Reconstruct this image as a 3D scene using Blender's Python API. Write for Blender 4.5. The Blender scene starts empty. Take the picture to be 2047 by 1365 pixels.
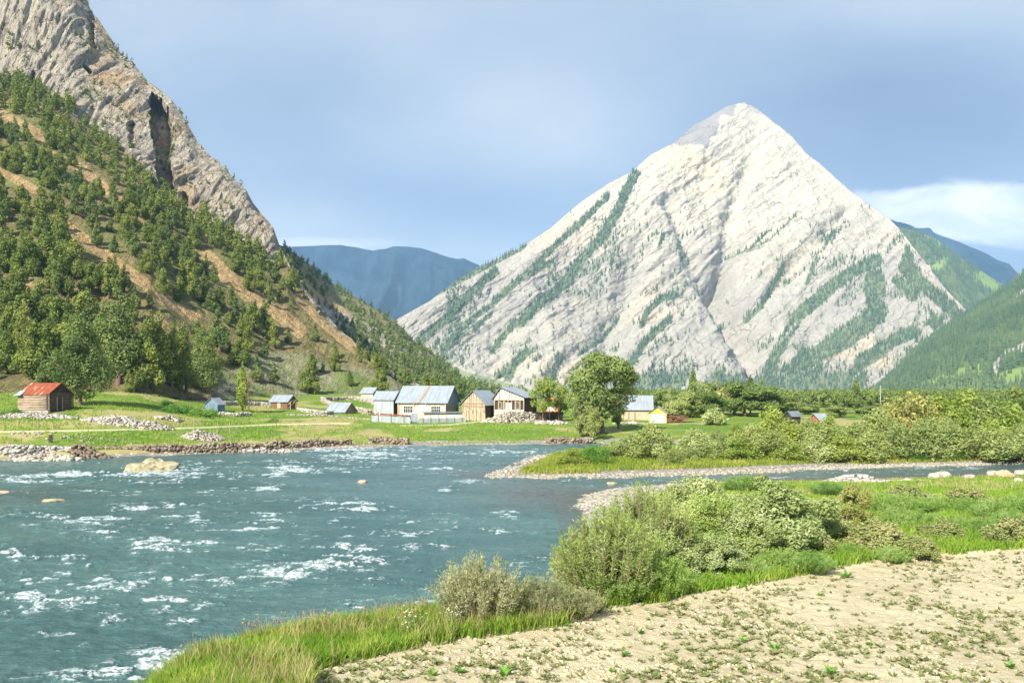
import bpy, math, random
import numpy as np
from mathutils import Vector, Matrix
R = math.radians
sc = bpy.context.scene
COL = sc.collection
# ---------------------------------------------------------------- camera
F, CX, HY = 1703.0, 1023.5, 770.0          # focal length, centre and horizon in pixels of the 2047 px photograph
WATER = -9.0                                # river level below the camera
cd = bpy.data.cameras.new('camera'); cam = bpy.data.objects.new('camera', cd); COL.objects.link(cam)
cam.rotation_euler = (R(90), 0, 0)
cd.sensor_width = 36; cd.lens = 36 * F / 2047; cd.shift_y = (HY - 682.5) / 2047
cd.clip_start = 0.3; cd.clip_end = 20000
sc.camera = cam
# ---------------------------------------------------------------- light
SUN_EL = R(37); SUN_AZ = math.atan2(-0.52, -0.85)      # sun stands behind the camera, to the left
sd = bpy.data.lights.new('sun', 'SUN'); sun = bpy.data.objects.new('sun', sd); COL.objects.link(sun)
sd.energy = 5.0; sd.angle = R(0.5); sd.color = (1, 0.93, 0.82)
sdir = Vector((math.sin(SUN_AZ) * math.cos(SUN_EL), math.cos(SUN_AZ) * math.cos(SUN_EL), math.sin(SUN_EL)))
sun.rotation_euler = sdir.to_track_quat('Z', 'Y').to_euler()
sc.view_settings.view_transform = 'Standard'; sc.view_settings.look = 'None'
sc.view_settings.gamma = 1; sc.view_settings.exposure = 0.92

class G:
    """small helper for node trees"""
    def __init__(s, nt): s.nt = nt; nt.nodes.clear()
    def n(s, t, ins=None, **props):
        nd = s.nt.nodes.new(t)
        for k, v in props.items(): setattr(nd, k, v)
        for k, v in (ins or {}).items(): s.put(nd.inputs[k], v)
        return nd
    def put(s, sock, v):
        if isinstance(v, bpy.types.NodeSocket): s.nt.links.new(v, sock)
        elif isinstance(v, bpy.types.Node): s.nt.links.new(v.outputs[0], sock)
        else:
            if hasattr(sock.default_value, '__len__') and not hasattr(v, '__len__'): v = (v,) * len(sock.default_value)
            elif hasattr(v, '__len__') and len(v) == 3 and len(sock.default_value) == 4: v = (*v, 1)
            sock.default_value = v
    def m(s, op, a, b=None, c=None, clamp=False):
        nd = s.nt.nodes.new('ShaderNodeMath'); nd.operation = op; nd.use_clamp = clamp
        s.put(nd.inputs[0], a)
        if b is not None: s.put(nd.inputs[1], b)
        if c is not None: s.put(nd.inputs[2], c)
        return nd.outputs[0]
    def mix(s, f, a, b, blend='MIX'):
        nd = s.nt.nodes.new('ShaderNodeMix'); nd.data_type = 'RGBA'; nd.blend_type = blend
        s.put(nd.inputs[0], f); s.put(nd.inputs[6], a); s.put(nd.inputs[7], b)
        return nd.outputs[2]
    def step(s, v, lo, hi):      # smooth threshold
        nd = s.nt.nodes.new('ShaderNodeMapRange'); nd.interpolation_type = 'SMOOTHSTEP'
        s.put(nd.inputs[0], v); nd.inputs[1].default_value = lo; nd.inputs[2].default_value = hi
        return nd.outputs[0]
    def noise(s, vec, scale, detail=4, rough=0.6, dist=0, col=False):
        nd = s.n('ShaderNodeTexNoise', {'Scale': scale, 'Detail': detail, 'Roughness': rough, 'Distortion': dist})
        if vec is not None: s.put(nd.inputs['Vector'], vec)
        return nd.outputs[1 if col else 0]
    def scaled(s, vec, xyz, rot=(0, 0, 0)):
        nd = s.n('ShaderNodeMapping', {'Vector': vec, 'Scale': xyz, 'Rotation': rot}); return nd.outputs[0]

# ---------------------------------------------------------------- world: physical sky seen between soft stratus
w = bpy.data.worlds.new('World'); sc.world = w; w.use_nodes = True
g = G(w.node_tree)
sky = g.n('ShaderNodeTexSky', sky_type='NISHITA', sun_disc=False, sun_elevation=SUN_EL, sun_rotation=SUN_AZ, altitude=2400, air_density=1.0, dust_density=1.0)
bg1 = g.n('ShaderNodeBackground', {'Color': sky.outputs[0], 'Strength': 0.11})
tc = g.n('ShaderNodeTexCoord'); sep = g.n('ShaderNodeSeparateXYZ', {0: tc.outputs['Generated']})
yy = g.m('MAXIMUM', sep.outputs[1], 0.15)
u = g.m('DIVIDE', sep.outputs[0], yy); v = g.m('DIVIDE', sep.outputs[2], yy)
uv = g.n('ShaderNodeCombineXYZ', {0: u, 1: v}).outputs[0]
nz = g.noise(g.scaled(uv, (1.6, 3.4, 1)), 1.3, 4, 0.5, 0.3)
nf = g.noise(g.scaled(uv, (3, 7, 1)), 2.2, 6, 0.55, 0.5)
def blob(cu, cv, ru, rv, k=0.0):
    a = g.m('POWER', g.m('DIVIDE', g.m('SUBTRACT', u, cu), ru), 2); b = g.m('POWER', g.m('DIVIDE', g.m('SUBTRACT', v, cv), rv), 2)
    d = g.m('ADD', g.m('ADD', a, b), g.m('MULTIPLY', g.m('SUBTRACT', nf, 0.5), k))
    return g.m('EXPONENT', g.m('MULTIPLY', d, -1))
lum = g.m('ADD', g.m('MULTIPLY', g.m('SUBTRACT', nz, 0.5), 1.15), 0.47)
for cu, cv, ru, rv, amt in ((0.45, 0.47, 0.5, 0.09, .40), (-0.02, 0.29, 0.2, 0.07, .30), (0.08, 0.33, 0.14, 0.06, .10), (-0.27, 0.185, 0.13, 0.045, .55), (-0.13, 0.15, 0.2, 0.03, .45), (-0.42, 0.42, 0.16, 0.14, .22), (-0.15, 0.42, 0.3, 0.06, .18), (-0.26, 0.31, 0.14, 0.10, -.16), (-0.05, 0.21, 0.16, 0.05, -.18), (0.42, 0.32, 0.22, 0.09, -.30), (0.10, 0.42, 0.28, 0.05, -.16), (0.52, 0.14, 0.2, 0.05, -.22)):
    lum = g.m('ADD', lum, g.m('MULTIPLY', blob(cu, cv, ru, rv, 1.0), amt))
ccol = g.n('ShaderNodeValToRGB', {0: g.m('MULTIPLY', lum, 1.0, clamp=True)})
er = ccol.color_ramp; er.elements[0].position = 0.05; er.elements[0].color = (0.17, 0.215, 0.30, 1); er.elements[1].position = 1; er.elements[1].color = (0.42, 0.46, 0.49, 1)
e = er.elements.new(0.45); e.color = (0.26, 0.315, 0.405, 1)
# one white cumulus low on the right
npf = g.noise(g.scaled(uv, (1, 1.7, 1)), 9, 7, 0.6, 0.4); puff = g.m('MULTIPLY', g.m('SUBTRACT', npf, 0.5), 2.4)
cb = g.m('ADD', g.m('MAXIMUM', blob(0.50, 0.208, 0.10, 0.026, 1.2), blob(0.61, 0.202, 0.17, 0.036, 1.2)), g.m('MULTIPLY', puff, 0.35))
cw = g.m('MULTIPLY', g.step(cb, 0.24, 0.52), g.m('ADD', .55, g.m('MULTIPLY', g.step(nf, .35, .6), .45)))
cb2 = g.m('MULTIPLY', g.step(blob(-0.22, 0.165, 0.11, 0.012, 2.5), 0.3, 0.9), 0.45)
fin = g.mix(g.m('MAXIMUM', cw, cb2), ccol.outputs[0], (0.80, 0.80, 0.78))
bg2 = g.n('ShaderNodeBackground', {'Color': fin, 'Strength': 0.93})
ms = g.n('ShaderNodeMixShader', {0: 0.92, 1: bg1.outputs[0], 2: bg2.outputs[0]})
g.n('ShaderNodeOutputWorld', {0: ms.outputs[0]})
sc.render.engine = 'CYCLES'
sc.cycles.use_denoising = True
sc.cycles.max_bounces = 6; sc.cycles.diffuse_bounces = 3; sc.cycles.glossy_bounces = 2; sc.cycles.transmission_bounces = 3
sc.cycles.transparent_max_bounces = 6; sc.cycles.volume_bounces = 1
# ================================================================ helpers
_perm = np.random.RandomState(7).permutation(4096)
_vals = np.random.RandomState(8).rand(4096)
def vnoise(x, y, z=0.0):
    x, y, z = np.broadcast_arrays(np.asarray(x, float), np.asarray(y, float), np.asarray(z, float))
    xi, yi, zi = np.floor(x).astype(int), np.floor(y).astype(int), np.floor(z).astype(int)
    fx, fy, fz = x - xi, y - yi, z - zi
    fx, fy, fz = (t * t * t * (t * (t * 6 - 15) + 10) for t in (fx, fy, fz))
    def h(a, b, c): return _vals[_perm[(_perm[(_perm[a & 4095] + b) & 4095] + c) & 4095]]
    r = 0
    for a in (0, 1):
        wa = fx if a else 1 - fx
        for b in (0, 1):
            wb = fy if b else 1 - fy
            for c in (0, 1):
                wc = fz if c else 1 - fz
                r = r + wa * wb * wc * h(xi + a, yi + b, zi + c)
    return r
def fbm(x, y, z=0.0, o=4, gain=0.5):
    s, a, t, k = 0, 1.0, 0, 1.0
    for i in range(o):
        s = s + a * vnoise(np.asarray(x) * k + 17.3 * i, np.asarray(y) * k + 5.1 * i, np.asarray(z) * k + 31.7 * i); t += a; a *= gain; k *= 2.03
    return s / t
def ridged(x, y, z=0.0, o=4, gain=0.5):
    s, a, t, k = 0, 1.0, 0, 1.0
    for i in range(o):
        s = s + a * (1 - np.abs(2 * vnoise(np.asarray(x) * k + 11.3 * i, np.asarray(y) * k + 7.1 * i, np.asarray(z) * k + 3.7 * i) - 1)); t += a; a *= gain; k *= 2.03
    return s / t
def sstep(x, a, b):
    t = np.clip((np.asarray(x, float) - a) / (b - a), 0, 1); return t * t * (3 - 2 * t)
def at(px, py, d): return Vector(((px - CX) / F * d, d, (HY - py) / F * d))
def X_of(px, d): return (px - CX) / F * d
def seg_dist(px, py, pts):
    """distance to a polyline and the parameter (0..n-1) of the nearest point"""
    best = np.full(np.shape(px), 1e9); par = np.zeros(np.shape(px))
    for i in range(len(pts) - 1):
        ax, ay = pts[i][:2]; bx, by = pts[i + 1][:2]
        dx, dy = bx - ax, by - ay; L = dx * dx + dy * dy + 1e-9
        t = np.clip(((px - ax) * dx + (py - ay) * dy) / L, 0, 1)
        d = np.hypot(px - ax - t * dx, py - ay - t * dy)
        m = d < best; best = np.where(m, d, best); par = np.where(m, i + t, par)
    return best, par
def inside(px, py, poly):
    c = np.zeros(np.shape(px), bool); n = len(poly)
    for i in range(n):
        x1, y1 = poly[i]; x2, y2 = poly[(i + 1) % n]
        if y1 == y2: continue
        k = ((y1 > py) != (y2 > py)) & (px < (x2 - x1) * (py - y1) / (y2 - y1) + x1)
        c ^= k
    return c
def strokes(px, py, lst):
    """mask 0..1 of tapered brush strokes [(width, [(x,y),...])]"""
    m = np.zeros(np.shape(px))
    for wd, pts in lst:
        d, t = seg_dist(px, py, pts)
        m = np.maximum(m, 1 - sstep(d, wd * 0.6, wd * 1.15))
    return m
def link(o, parent=None):
    COL.objects.link(o)
    if parent is not None: o.parent = parent
    return o
def tag(o, label=None, cat=None, group=None, kind=None):
    if label: o['label'] = label
    if cat: o['category'] = cat
    if group: o['group'] = group
    if kind: o['kind'] = kind
    return o
def empty(name, loc, rz=0.0):
    o = bpy.data.objects.new(name, None); o.location = loc; o.rotation_euler = (0, 0, rz); o.empty_display_size = 0.2
    return link(o)
def mesh_data(name, V, Q, mats, attrs=None, smooth=False, fmat=None):
    me = bpy.data.meshes.new(name)
    V = np.ascontiguousarray(V, np.float32); Q = np.ascontiguousarray(Q, np.int32); n, k = Q.shape
    me.vertices.add(len(V)); me.vertices.foreach_set('co', V.ravel())
    me.loops.add(n * k); me.loops.foreach_set('vertex_index', Q.ravel())
    me.polygons.add(n); me.polygons.foreach_set('loop_start', np.arange(n, dtype=np.int32) * k)
    if fmat is not None: me.polygons.foreach_set('material_index', np.ascontiguousarray(fmat, np.int32))
    if smooth: me.polygons.foreach_set('use_smooth', np.ones(n, bool))
    for m in (mats if isinstance(mats, (list, tuple)) else [mats]): me.materials.append(m)
    for nm, a in (attrs or {}).items():
        a = np.asarray(a, np.float32)
        if a.ndim == 1: a = np.stack([a] * 3, 1)
        if a.shape[1] == 3: a = np.concatenate([a, np.ones((len(a), 1), np.float32)], 1)
        at_ = me.attributes.new(nm, 'FLOAT_COLOR', 'POINT'); at_.data.foreach_set('color', np.ascontiguousarray(a).ravel())
    me.update(calc_edges=True)
    return me
def mesh_obj(name, V, Q, mats, parent=None, **kw):
    return link(bpy.data.objects.new(name, mesh_data(name, V, Q, mats, **kw)), parent)
def copy_tree(o, parent=None):
    c = o.copy(); link(c, parent)
    for ch in o.children: copy_tree(ch, c)
    return c
def grid_faces(nu, nv):
    i = np.arange((nu - 1) * (nv - 1)); a = (i // (nv - 1)) * nv + i % (nv - 1)
    return np.stack([a, a + nv, a + nv + 1, a + 1], 1)
class MB:
    """collects boxes, prisms, bars, tubes; build() links them as one mesh"""
    def __init__(s): s.v = []; s.f = []
    def add(s, vs, fs):
        b = len(s.v); s.v += [tuple(v) for v in vs]; s.f += [tuple(b + i for i in f) for f in fs]; return s
    def box(s, x0, x1, y0, y1, z0, z1):
        return s.add([(x, y, z) for x in (x0, x1) for y in (y0, y1) for z in (z0, z1)],
                     [(0, 1, 3, 2), (4, 6, 7, 5), (0, 4, 5, 1), (2, 3, 7, 6), (0, 2, 6, 4), (1, 5, 7, 3)])
    def slab(s, a, b, c, d, t):      # four corners (counter-clockwise from above), thickness t downward
        lo = [Vector(p) - Vector((0, 0, t)) for p in (a, b, c, d)]
        return s.add([a, b, c, d] + lo, [(0, 1, 2, 3), (7, 6, 5, 4), (0, 4, 5, 1), (1, 5, 6, 2), (2, 6, 7, 3), (3, 7, 4, 0)])
    def prism(s, prof, x0, x1, axis='x'):
        n = len(prof); k = (lambda x, p: (x, p[0], p[1])) if axis == 'x' else (lambda x, p: (p[0], x, p[1]))
        vs = [k(x0, p) for p in prof] + [k(x1, p) for p in prof]
        return s.add(vs, [tuple(range(n))[::-1], tuple(range(n, 2 * n))] + [(i, (i + 1) % n, n + (i + 1) % n, n + i) for i in range(n)])
    def bar(s, a, b, w, h=None):
        a, b = Vector(a), Vector(b); d = (b - a).normalized(); up = Vector((0, 0, 1)) if abs(d.z) < .95 else Vector((0, 1, 0))
        x = d.cross(up).normalized() * w / 2; y = x.cross(d).normalized() * (h or w) / 2
        return s.add([a + x + y, a - x + y, a - x - y, a + x - y, b + x + y, b - x + y, b - x - y, b + x - y],
                     [(3, 2, 1, 0), (4, 5, 6, 7), (0, 1, 5, 4), (1, 2, 6, 5), (2, 3, 7, 6), (3, 0, 4, 7)])
    def tube(s, pts, rad, n=6):
        pts = [Vector(p) for p in pts]; vs = []
        for i, p in enumerate(pts):
            d = (pts[min(i + 1, len(pts) - 1)] - pts[max(i - 1, 0)]).normalized()
            up = Vector((0, 0, 1)) if abs(d.z) < .9 else Vector((0, 1, 0)); x = d.cross(up).normalized(); y = x.cross(d)
            r = rad[i] if hasattr(rad, '__len__') else rad
            vs += [p + (x * math.cos(2 * math.pi * k / n) + y * math.sin(2 * math.pi * k / n)) * r for k in range(n)]
        m = len(pts); fs = [(i * n + k, i * n + (k + 1) % n, (i + 1) * n + (k + 1) % n, (i + 1) * n + k) for i in range(m - 1) for k in range(n)]
        return s.add(vs, fs + [tuple(range(n))[::-1], tuple((m - 1) * n + k for k in range(n))])
    def build(s, name, mat, parent=None, smooth=False):
        me = bpy.data.meshes.new(name); me.from_pydata(s.v, [], s.f); me.materials.append(mat)
        if smooth: me.polygons.foreach_set('use_smooth', [True] * len(me.polygons))
        me.update(); return link(bpy.data.objects.new(name, me), parent)
# ---- quad-only numpy tubes for plants
def np_tube(pts, rad, n=5):
    m = MB(); m.tube(pts, rad, n); V = np.array(m.v); Q = np.array([f for f in m.f if len(f) == 4]); return V, Q
def merge(parts):
    vs, qs, b = [], [], 0
    for V, Q in parts:
        vs.append(V); qs.append(Q + b); b += len(V)
    return np.concatenate(vs), np.concatenate(qs)
def unit(a): return a / (np.linalg.norm(a, axis=-1, keepdims=True) + 1e-9)
def leaves(C, N, size, aspect, rs, axis=None):
    """one quad leaf per centre; N is the face normal, axis the long direction if given"""
    n = len(C); size = np.broadcast_to(size, (n,))[:, None] * (0.7 + 0.6 * rs.rand(n, 1))
    T = unit(np.cross(N, rs.randn(n, 3))) if axis is None else unit(axis)
    B = unit(np.cross(N, T))
    V = np.stack([C - T * size, C - B * size * aspect + T * size * 0.1, C + T * size, C + B * size * aspect + T * size * 0.1], 1).reshape(-1, 3)
    return V, np.arange(4 * n).reshape(n, 4)
def blob_leaves(blobs, dens, size, rs, aspect=0.6, spread=0.5, up=0.25, fill=0.75):
    """leaf quads spread through the outer part of ellipsoid clumps (cx,cy,cz,rx,ry,rz)"""
    B = np.array(blobs, float); area = 12.566 * (B[:, 3] * B[:, 5] + B[:, 4] * B[:, 5] + B[:, 3] * B[:, 4]) / 3
    cnt = np.maximum(4, (dens * area).astype(int)); idx = np.repeat(np.arange(len(B)), cnt)
    D = unit(rs.randn(len(idx), 3)); rr = fill + (1.06 - fill) * rs.rand(len(idx), 1) ** 0.8
    C = B[idx, :3] + D * B[idx, 3:] * rr
    N = unit(D + rs.randn(len(idx), 3) * spread + np.array([0, 0, up]))
    return leaves(C, N, size, aspect, rs)
def cracks(g, vec, scale, w0, w1):
    """1 along the joints between irregular blocks, 0 inside them"""
    warp = g.n('ShaderNodeVectorMath', {0: vec, 1: g.n('ShaderNodeVectorMath', {0: g.noise(vec, scale * 1.7, 4, .6, col=True), 1: (1.1 / scale,) * 3}, operation='MULTIPLY').outputs[0]}, operation='ADD').outputs[0]
    v = g.n('ShaderNodeTexVoronoi', {'Vector': warp, 'Scale': scale}, feature='DISTANCE_TO_EDGE'); return g.m('SUBTRACT', 1, g.step(v.outputs[0], w0, w1))
# ---------------------------------------------------------------- materials
MATS = {}
def new_mat(name):
    m = bpy.data.materials.new(name); m.use_nodes = True; MATS[name] = m; return m, G(m.node_tree)
def finish(g, col, rough=0.9, bump=None, bstr=0.5, bdist=0.1, spec=0.3, metal=0.0, **extra):
    b = g.n('ShaderNodeBsdfPrincipled', {'Base Color': col, 'Roughness': rough, 'Specular IOR Level': spec, 'Metallic': metal, **extra})
    if bump is not None: g.put(b.inputs['Normal'], g.n('ShaderNodeBump', {'Height': bump, 'Strength': bstr, 'Distance': bdist}).outputs[0])
    g.n('ShaderNodeOutputMaterial', {0: b.outputs[0]}); return b
def plain(name, c, var=0.25, scale=3.0, rough=0.85, coord='Object', stretch=(1, 1, 1), c2=None, bump=0.3, metal=0.0, spec=0.3, bdist=0.02):
    m, g = new_mat(name); p = g.n('ShaderNodeTexCoord').outputs[coord]; p = g.scaled(p, stretch)
    n = g.noise(p, scale, 6, 0.65); n2 = g.noise(p, scale * 6, 3, 0.6)
    c2 = c2 or tuple(x * (1 - var * 1.6) for x in c)
    k = g.step(g.m('ADD', g.m('MULTIPLY', n, 0.7), g.m('MULTIPLY', n2, 0.3)), 0.35, 0.65)
    finish(g, g.mix(k, c2, c), rough, n2, bump, bdist, spec, metal); return m
def leafmat(name, a, b, c=None, scale=0.8, transl=0.3, rough=0.6, objvar=0.25):
    """a = dark leaf colour, b = main, c = a few pale leaves"""
    m, g = new_mat(name); pos = g.n('ShaderNodeNewGeometry').outputs['Position']
    n1 = g.noise(pos, scale, 3, 0.6); n2 = g.noise(pos, scale * 14, 2, 0.6)
    col = g.mix(g.step(n2, 0.3, 0.7), a, b)
    if c: col = g.mix(g.step(n1, 0.42, 0.72), col, c)
    if objvar:
        rnd = g.n('ShaderNodeObjectInfo').outputs['Random']
        hs = g.n('ShaderNodeHueSaturation', {'Hue': g.m('ADD', 0.5, g.m('MULTIPLY', g.m('SUBTRACT', rnd, 0.5), -0.025)), 'Saturation': 1.0, 'Value': g.m('ADD', 1 - objvar / 2, g.m('MULTIPLY', rnd, objvar)), 'Color': col}); col = hs.outputs[0]
    df = g.n('ShaderNodeBsdfDiffuse', {'Color': col}); tr = g.n('ShaderNodeBsdfTranslucent', {'Color': g.mix(0.5, col, (0.35, 0.42, 0.08), 'MIX')})
    x = g.n('ShaderNodeMixShader', {0: transl, 1: df.outputs[0], 2: tr.outputs[0]})
    g.n('ShaderNodeOutputMaterial', {0: x.outputs[0]}); return m
# ================================================================ terrain
def attr(g, name='mask'):
    a = g.n('ShaderNodeAttribute', attribute_name=name); s = g.n('ShaderNodeSeparateColor', {0: a.outputs['Color']}); return s.outputs
def geo_pos(g): return g.n('ShaderNodeNewGeometry').outputs['Position']

# ---- ground controls: (pixel x, pixel y, depth) of spots on the far side of the river
GC = [(-400, 905, 104), (0, 893, 104), (200, 893, 110), (400, 884, 118), (560, 880, 124), (700, 882, 130), (850, 872, 140), (1000, 868, 140), (1100, 868, 140),
      (-400, 830, 128), (0, 850, 118), (0, 812, 136), (100, 814, 134), (200, 838, 124), (300, 830, 132), (400, 840, 140), (400, 826, 160), (560, 816, 190), (560, 846, 150),
      (685, 828, 185), (742, 793, 240), (640, 800, 235), (640, 832, 168), (780, 843, 166), (860, 842, 170), (940, 840, 172), (1000, 840, 172), (1080, 838, 172), (1130, 842, 168), (950, 858, 150), (780, 858, 150),
      (0, 785, 152), (100, 783, 156), (200, 780, 160), (300, 790, 160), (420, 800, 190), (500, 790, 220), (600, 790, 245), (700, 788, 255), (-400, 770, 150),
      (1200, 862, 147), (1190, 880, 136), (1300, 848, 164), (1440, 850, 160), (1440, 870, 135), (1600, 850, 160), (1800, 850, 160), (2047, 850, 160), (2400, 850, 160),
      (1060, 937, 88), (1200, 926, 93), (1400, 921, 96), (1600, 911, 102), (1800, 907, 104), (2047, 904, 106), (2400, 902, 106), (1400, 888, 118), (1700, 886, 120), (2000, 884, 122),
      (900, 798, 330), (1000, 800, 330), (1200, 812, 330), (1500, 812, 330), (1800, 812, 330), (2100, 812, 330), (1000, 792, 700), (1300, 796, 700), (1600, 796, 700), (2000, 794, 700), (2600, 794, 700), (1000, 795, 1600), (1600, 798, 1600), (2200, 798, 1600)]
_g = np.array([[X_of(a, d), d, (HY - b) / F * d] for a, b, d in GC])
def _rk(r): return np.sqrt(r * r + 9.0)
_gy = lambda d: d / (1 + d / 900.0)
def _gxy(x, y): return np.stack([np.asarray(x, float) * _gy(np.asarray(y, float)) / np.asarray(y, float), _gy(np.asarray(y, float))], -1)
_gp = _gxy(_g[:, 0], _g[:, 1])
_A = _rk(np.linalg.norm(_gp[:, None] - _gp[None], axis=-1)); _n = len(_gp)
_M = np.zeros((_n + 1, _n + 1)); _M[:_n, :_n] = _A - np.eye(_n) * 1.0; _M[:_n, _n] = 1; _M[_n, :_n] = 1
_W = np.linalg.solve(_M, np.append(_g[:, 2], 0))
def z_inland(x, y):
    p = _gxy(x, y); o = np.full(p.shape[:-1], _W[_n])
    for i in range(_n): o = o + _W[i] * _rk(np.hypot(p[..., 0] - _gp[i, 0], p[..., 1] - _gp[i, 1]))
    return o
SH_FAR = [(-900, 940), (-400, 928), (0, 921), (150, 918), (300, 911), (420, 907), (560, 902), (700, 896), (760, 894), (850, 891), (1000, 890), (1100, 889), (1180, 887), (1250, 886), (1330, 887), (1270, 891), (1180, 896), (1110, 901), (1075, 910), (1050, 922), (1010, 938),
          (985, 951), (1010, 957), (1100, 956), (1200, 955), (1350, 951), (1500, 946), (1650, 938), (1750, 934), (1900, 931), (2047, 926), (2500, 918), (3200, 915)]
def wl(px, py): d = -WATER * F / (py - HY); return (X_of(px, d), d)
POLY_FAR = [wl(*p) for p in SH_FAR] + [(9000, 200), (9000, 9000), (-9000, 9000), (-9000, 200)]
_shf = [wl(*p) for p in SH_FAR]
def z_far(x, y):
    x = np.asarray(x, float); y = np.asarray(y, float)
    sd, _ = seg_dist(x, y, _shf); ins = inside(x, y, POLY_FAR); sd = np.where(ins, sd, -sd)
    px = CX + F * x / y
    wid = 1.3 + 8.0 * sstep(px, 720, 860) + 1.0 * sstep(px, 1000, 1150)
    wob = 0.35 * (fbm(x * .5, y * .5, 2) - .5)
    t = sstep(sd + wob * 2, 0, wid) if np.ndim(sd) else float(sstep(sd, 0, wid))
    zi = z_inland(x, y) + (fbm(x * .08, y * .08, 5) - .5) * 0.7 * sstep(sd, 4, 30) + (fbm(x * .4, y * .4, 9) - .5) * 0.22
    low = WATER + np.clip(sd * 0.09, -1.6, 0.15)
    return low * (1 - t) + zi * t
def zf(x, y): return float(z_far(np.array([x]), np.array([y]))[0])
def on_far(px, d, dz=0.0):
    x = X_of(px, d); return Vector((x, d, zf(x, d) + dz))

# ---- near bank
SH_NEAR = [(-9, 3), (-9.4, 10), (-9.6, 15), (-9.2, 18), (-8, 20.3), (-5, 22.6), (-2, 24.2), (0.6, 26), (2, 30), (3, 36), (4, 45), (4.8, 55), (5.2, 62), (6.0, 66.5), (7.6, 71), (10, 74.5), (16, 77.5), (23, 79.5), (30, 81), (40, 83.5), (52, 86.6), (70, 90), (120, 96)]
POLY_NEAR = SH_NEAR + [(300, 96), (300, -60), (-9, -60)]
FIELD = [(-4.0, 16.45), (-2.33, 17.75), (-0.25, 18.9), (1.1, 19.6), (1.9, 21.0), (3.4, 21.6), (4.9, 22.4), (7.2, 24.0), (10.3, 26.2), (13.6, 27.6), (17.4, 28.9), (24, 31), (60, 40)]
POLY_FIELD = FIELD + [(60, -60), (-3.0, -60), (-3.4, 14), (-3.6, 15.6)]
def z_near(x, y):
    x = np.asarray(x, float); y = np.asarray(y, float)
    sd, _ = seg_dist(x, y, SH_NEAR); sd = np.where(inside(x, y, POLY_NEAR), sd, -sd)
    zi = np.interp(y, [0, 29, 40, 60, 72, 90], [-5.5, -5.55, -6.2, -7.2, -8.2, -8.55])
    wid = np.interp(y, [0, 25, 40, 60, 70, 90], [3.3, 3.5, 5, 8, 12, 7])
    t = sstep(sd, -0.3, wid); und = (fbm(x * .25, y * .25, 1) - .5)
    fe, _ = seg_dist(x, y, FIELD); inf = inside(x, y, POLY_FIELD)
    z = (WATER + np.clip(sd * .1, -1.5, .2)) * (1 - t) + zi * t + und * 0.5 * t * np.where(inf, sstep(fe, 3, 10) * .25, sstep(fe, 0, 4))
    z = z + np.where(inf, 0.10 * np.exp(-(fe / 0.25) ** 2), 0.02)
    cl = (fbm(x * 3.1, y * 3.1, 4, 4, .6) - .5) * .085 + (ridged(x * 1.1, y * 1.1, 7, 3) - .5) * .04
    return z + np.where(inf, cl * sstep(fe, 0, .5), cl * .5)
def zn(x, y): return float(z_near(np.array([x]), np.array([y]))[0])

def persp_sheet(name, pxs, ds, zfun, mat, attrs):
    U, D = np.meshgrid(pxs, ds, indexing='ij'); X = X_of(U, D); Z = zfun(X, D)
    V = np.stack([X, D, Z], -1).reshape(-1, 3); Q = grid_faces(len(pxs), len(ds))
    o = mesh_obj(name, V, Q, mat, attrs={'mask': attrs(X.ravel(), D.ravel(), Z.ravel(), U.ravel())}, smooth=True)
    return tag(o, kind='structure')

# base ground under everything, out to the horizon
m, g = new_mat('valley_floor'); p = geo_pos(g)
finish(g, g.mix(g.noise(p, 0.01, 5), (0.12, 0.17, 0.05), (0.22, 0.24, 0.10)), 0.95)
o = mesh_obj('ground', [(-7600, -150, -45), (7600, -150, -45), (7600, 7500, -45), (-7600, 7500, -45)], [(0, 1, 2, 3)], m); tag(o, kind='structure')

# ---- far bank sheet
m, g = new_mat('meadow'); p = geo_pos(g); a = attr(g)
n1 = g.noise(p, .06, 5, .6); n2 = g.noise(p, .9, 5, .7); n3 = g.noise(p, 6, 3, .6)
grass = g.mix(g.step(n1, .38, .62), (0.105, 0.20, 0.028), (0.19, 0.27, 0.045))
grass = g.mix(g.step(n2, .45, .75), grass, (0.27, 0.28, 0.085))
grass = g.mix(g.m('MULTIPLY', g.step(n3, .45, .7), .6), grass, (0.07, 0.14, 0.02))
dry = g.mix(n2, (0.27, 0.26, 0.09), (0.42, 0.36, 0.17))
grav = g.mix(g.step(g.n('ShaderNodeTexVoronoi', {'Vector': p, 'Scale': 2.2}).outputs[0], .1, .5), (0.62, 0.58, 0.50), (0.25, 0.22, 0.18))
c = g.mix(g.step(g.m('ADD', a[1], g.m('MULTIPLY', g.m('SUBTRACT', n2, .5), .8)), .35, .65), grass, dry)
c = g.mix(g.step(g.m('ADD', a[0], g.m('MULTIPLY', g.m('SUBTRACT', n2, .5), .7)), .4, .6), c, grav)
c = g.mix(a[2], c, (0.62, 0.55, 0.36))
finish(g, c, .95, g.m('ADD', n2, n3), .6, .25, .1)
PATH = [(-400, 866), (0, 863), (180, 860), (330, 857), (440, 853), (560, 848), (700, 846)]
PATH2 = [(800, 851), (900, 849), (960, 842), (1100, 842)]
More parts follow.
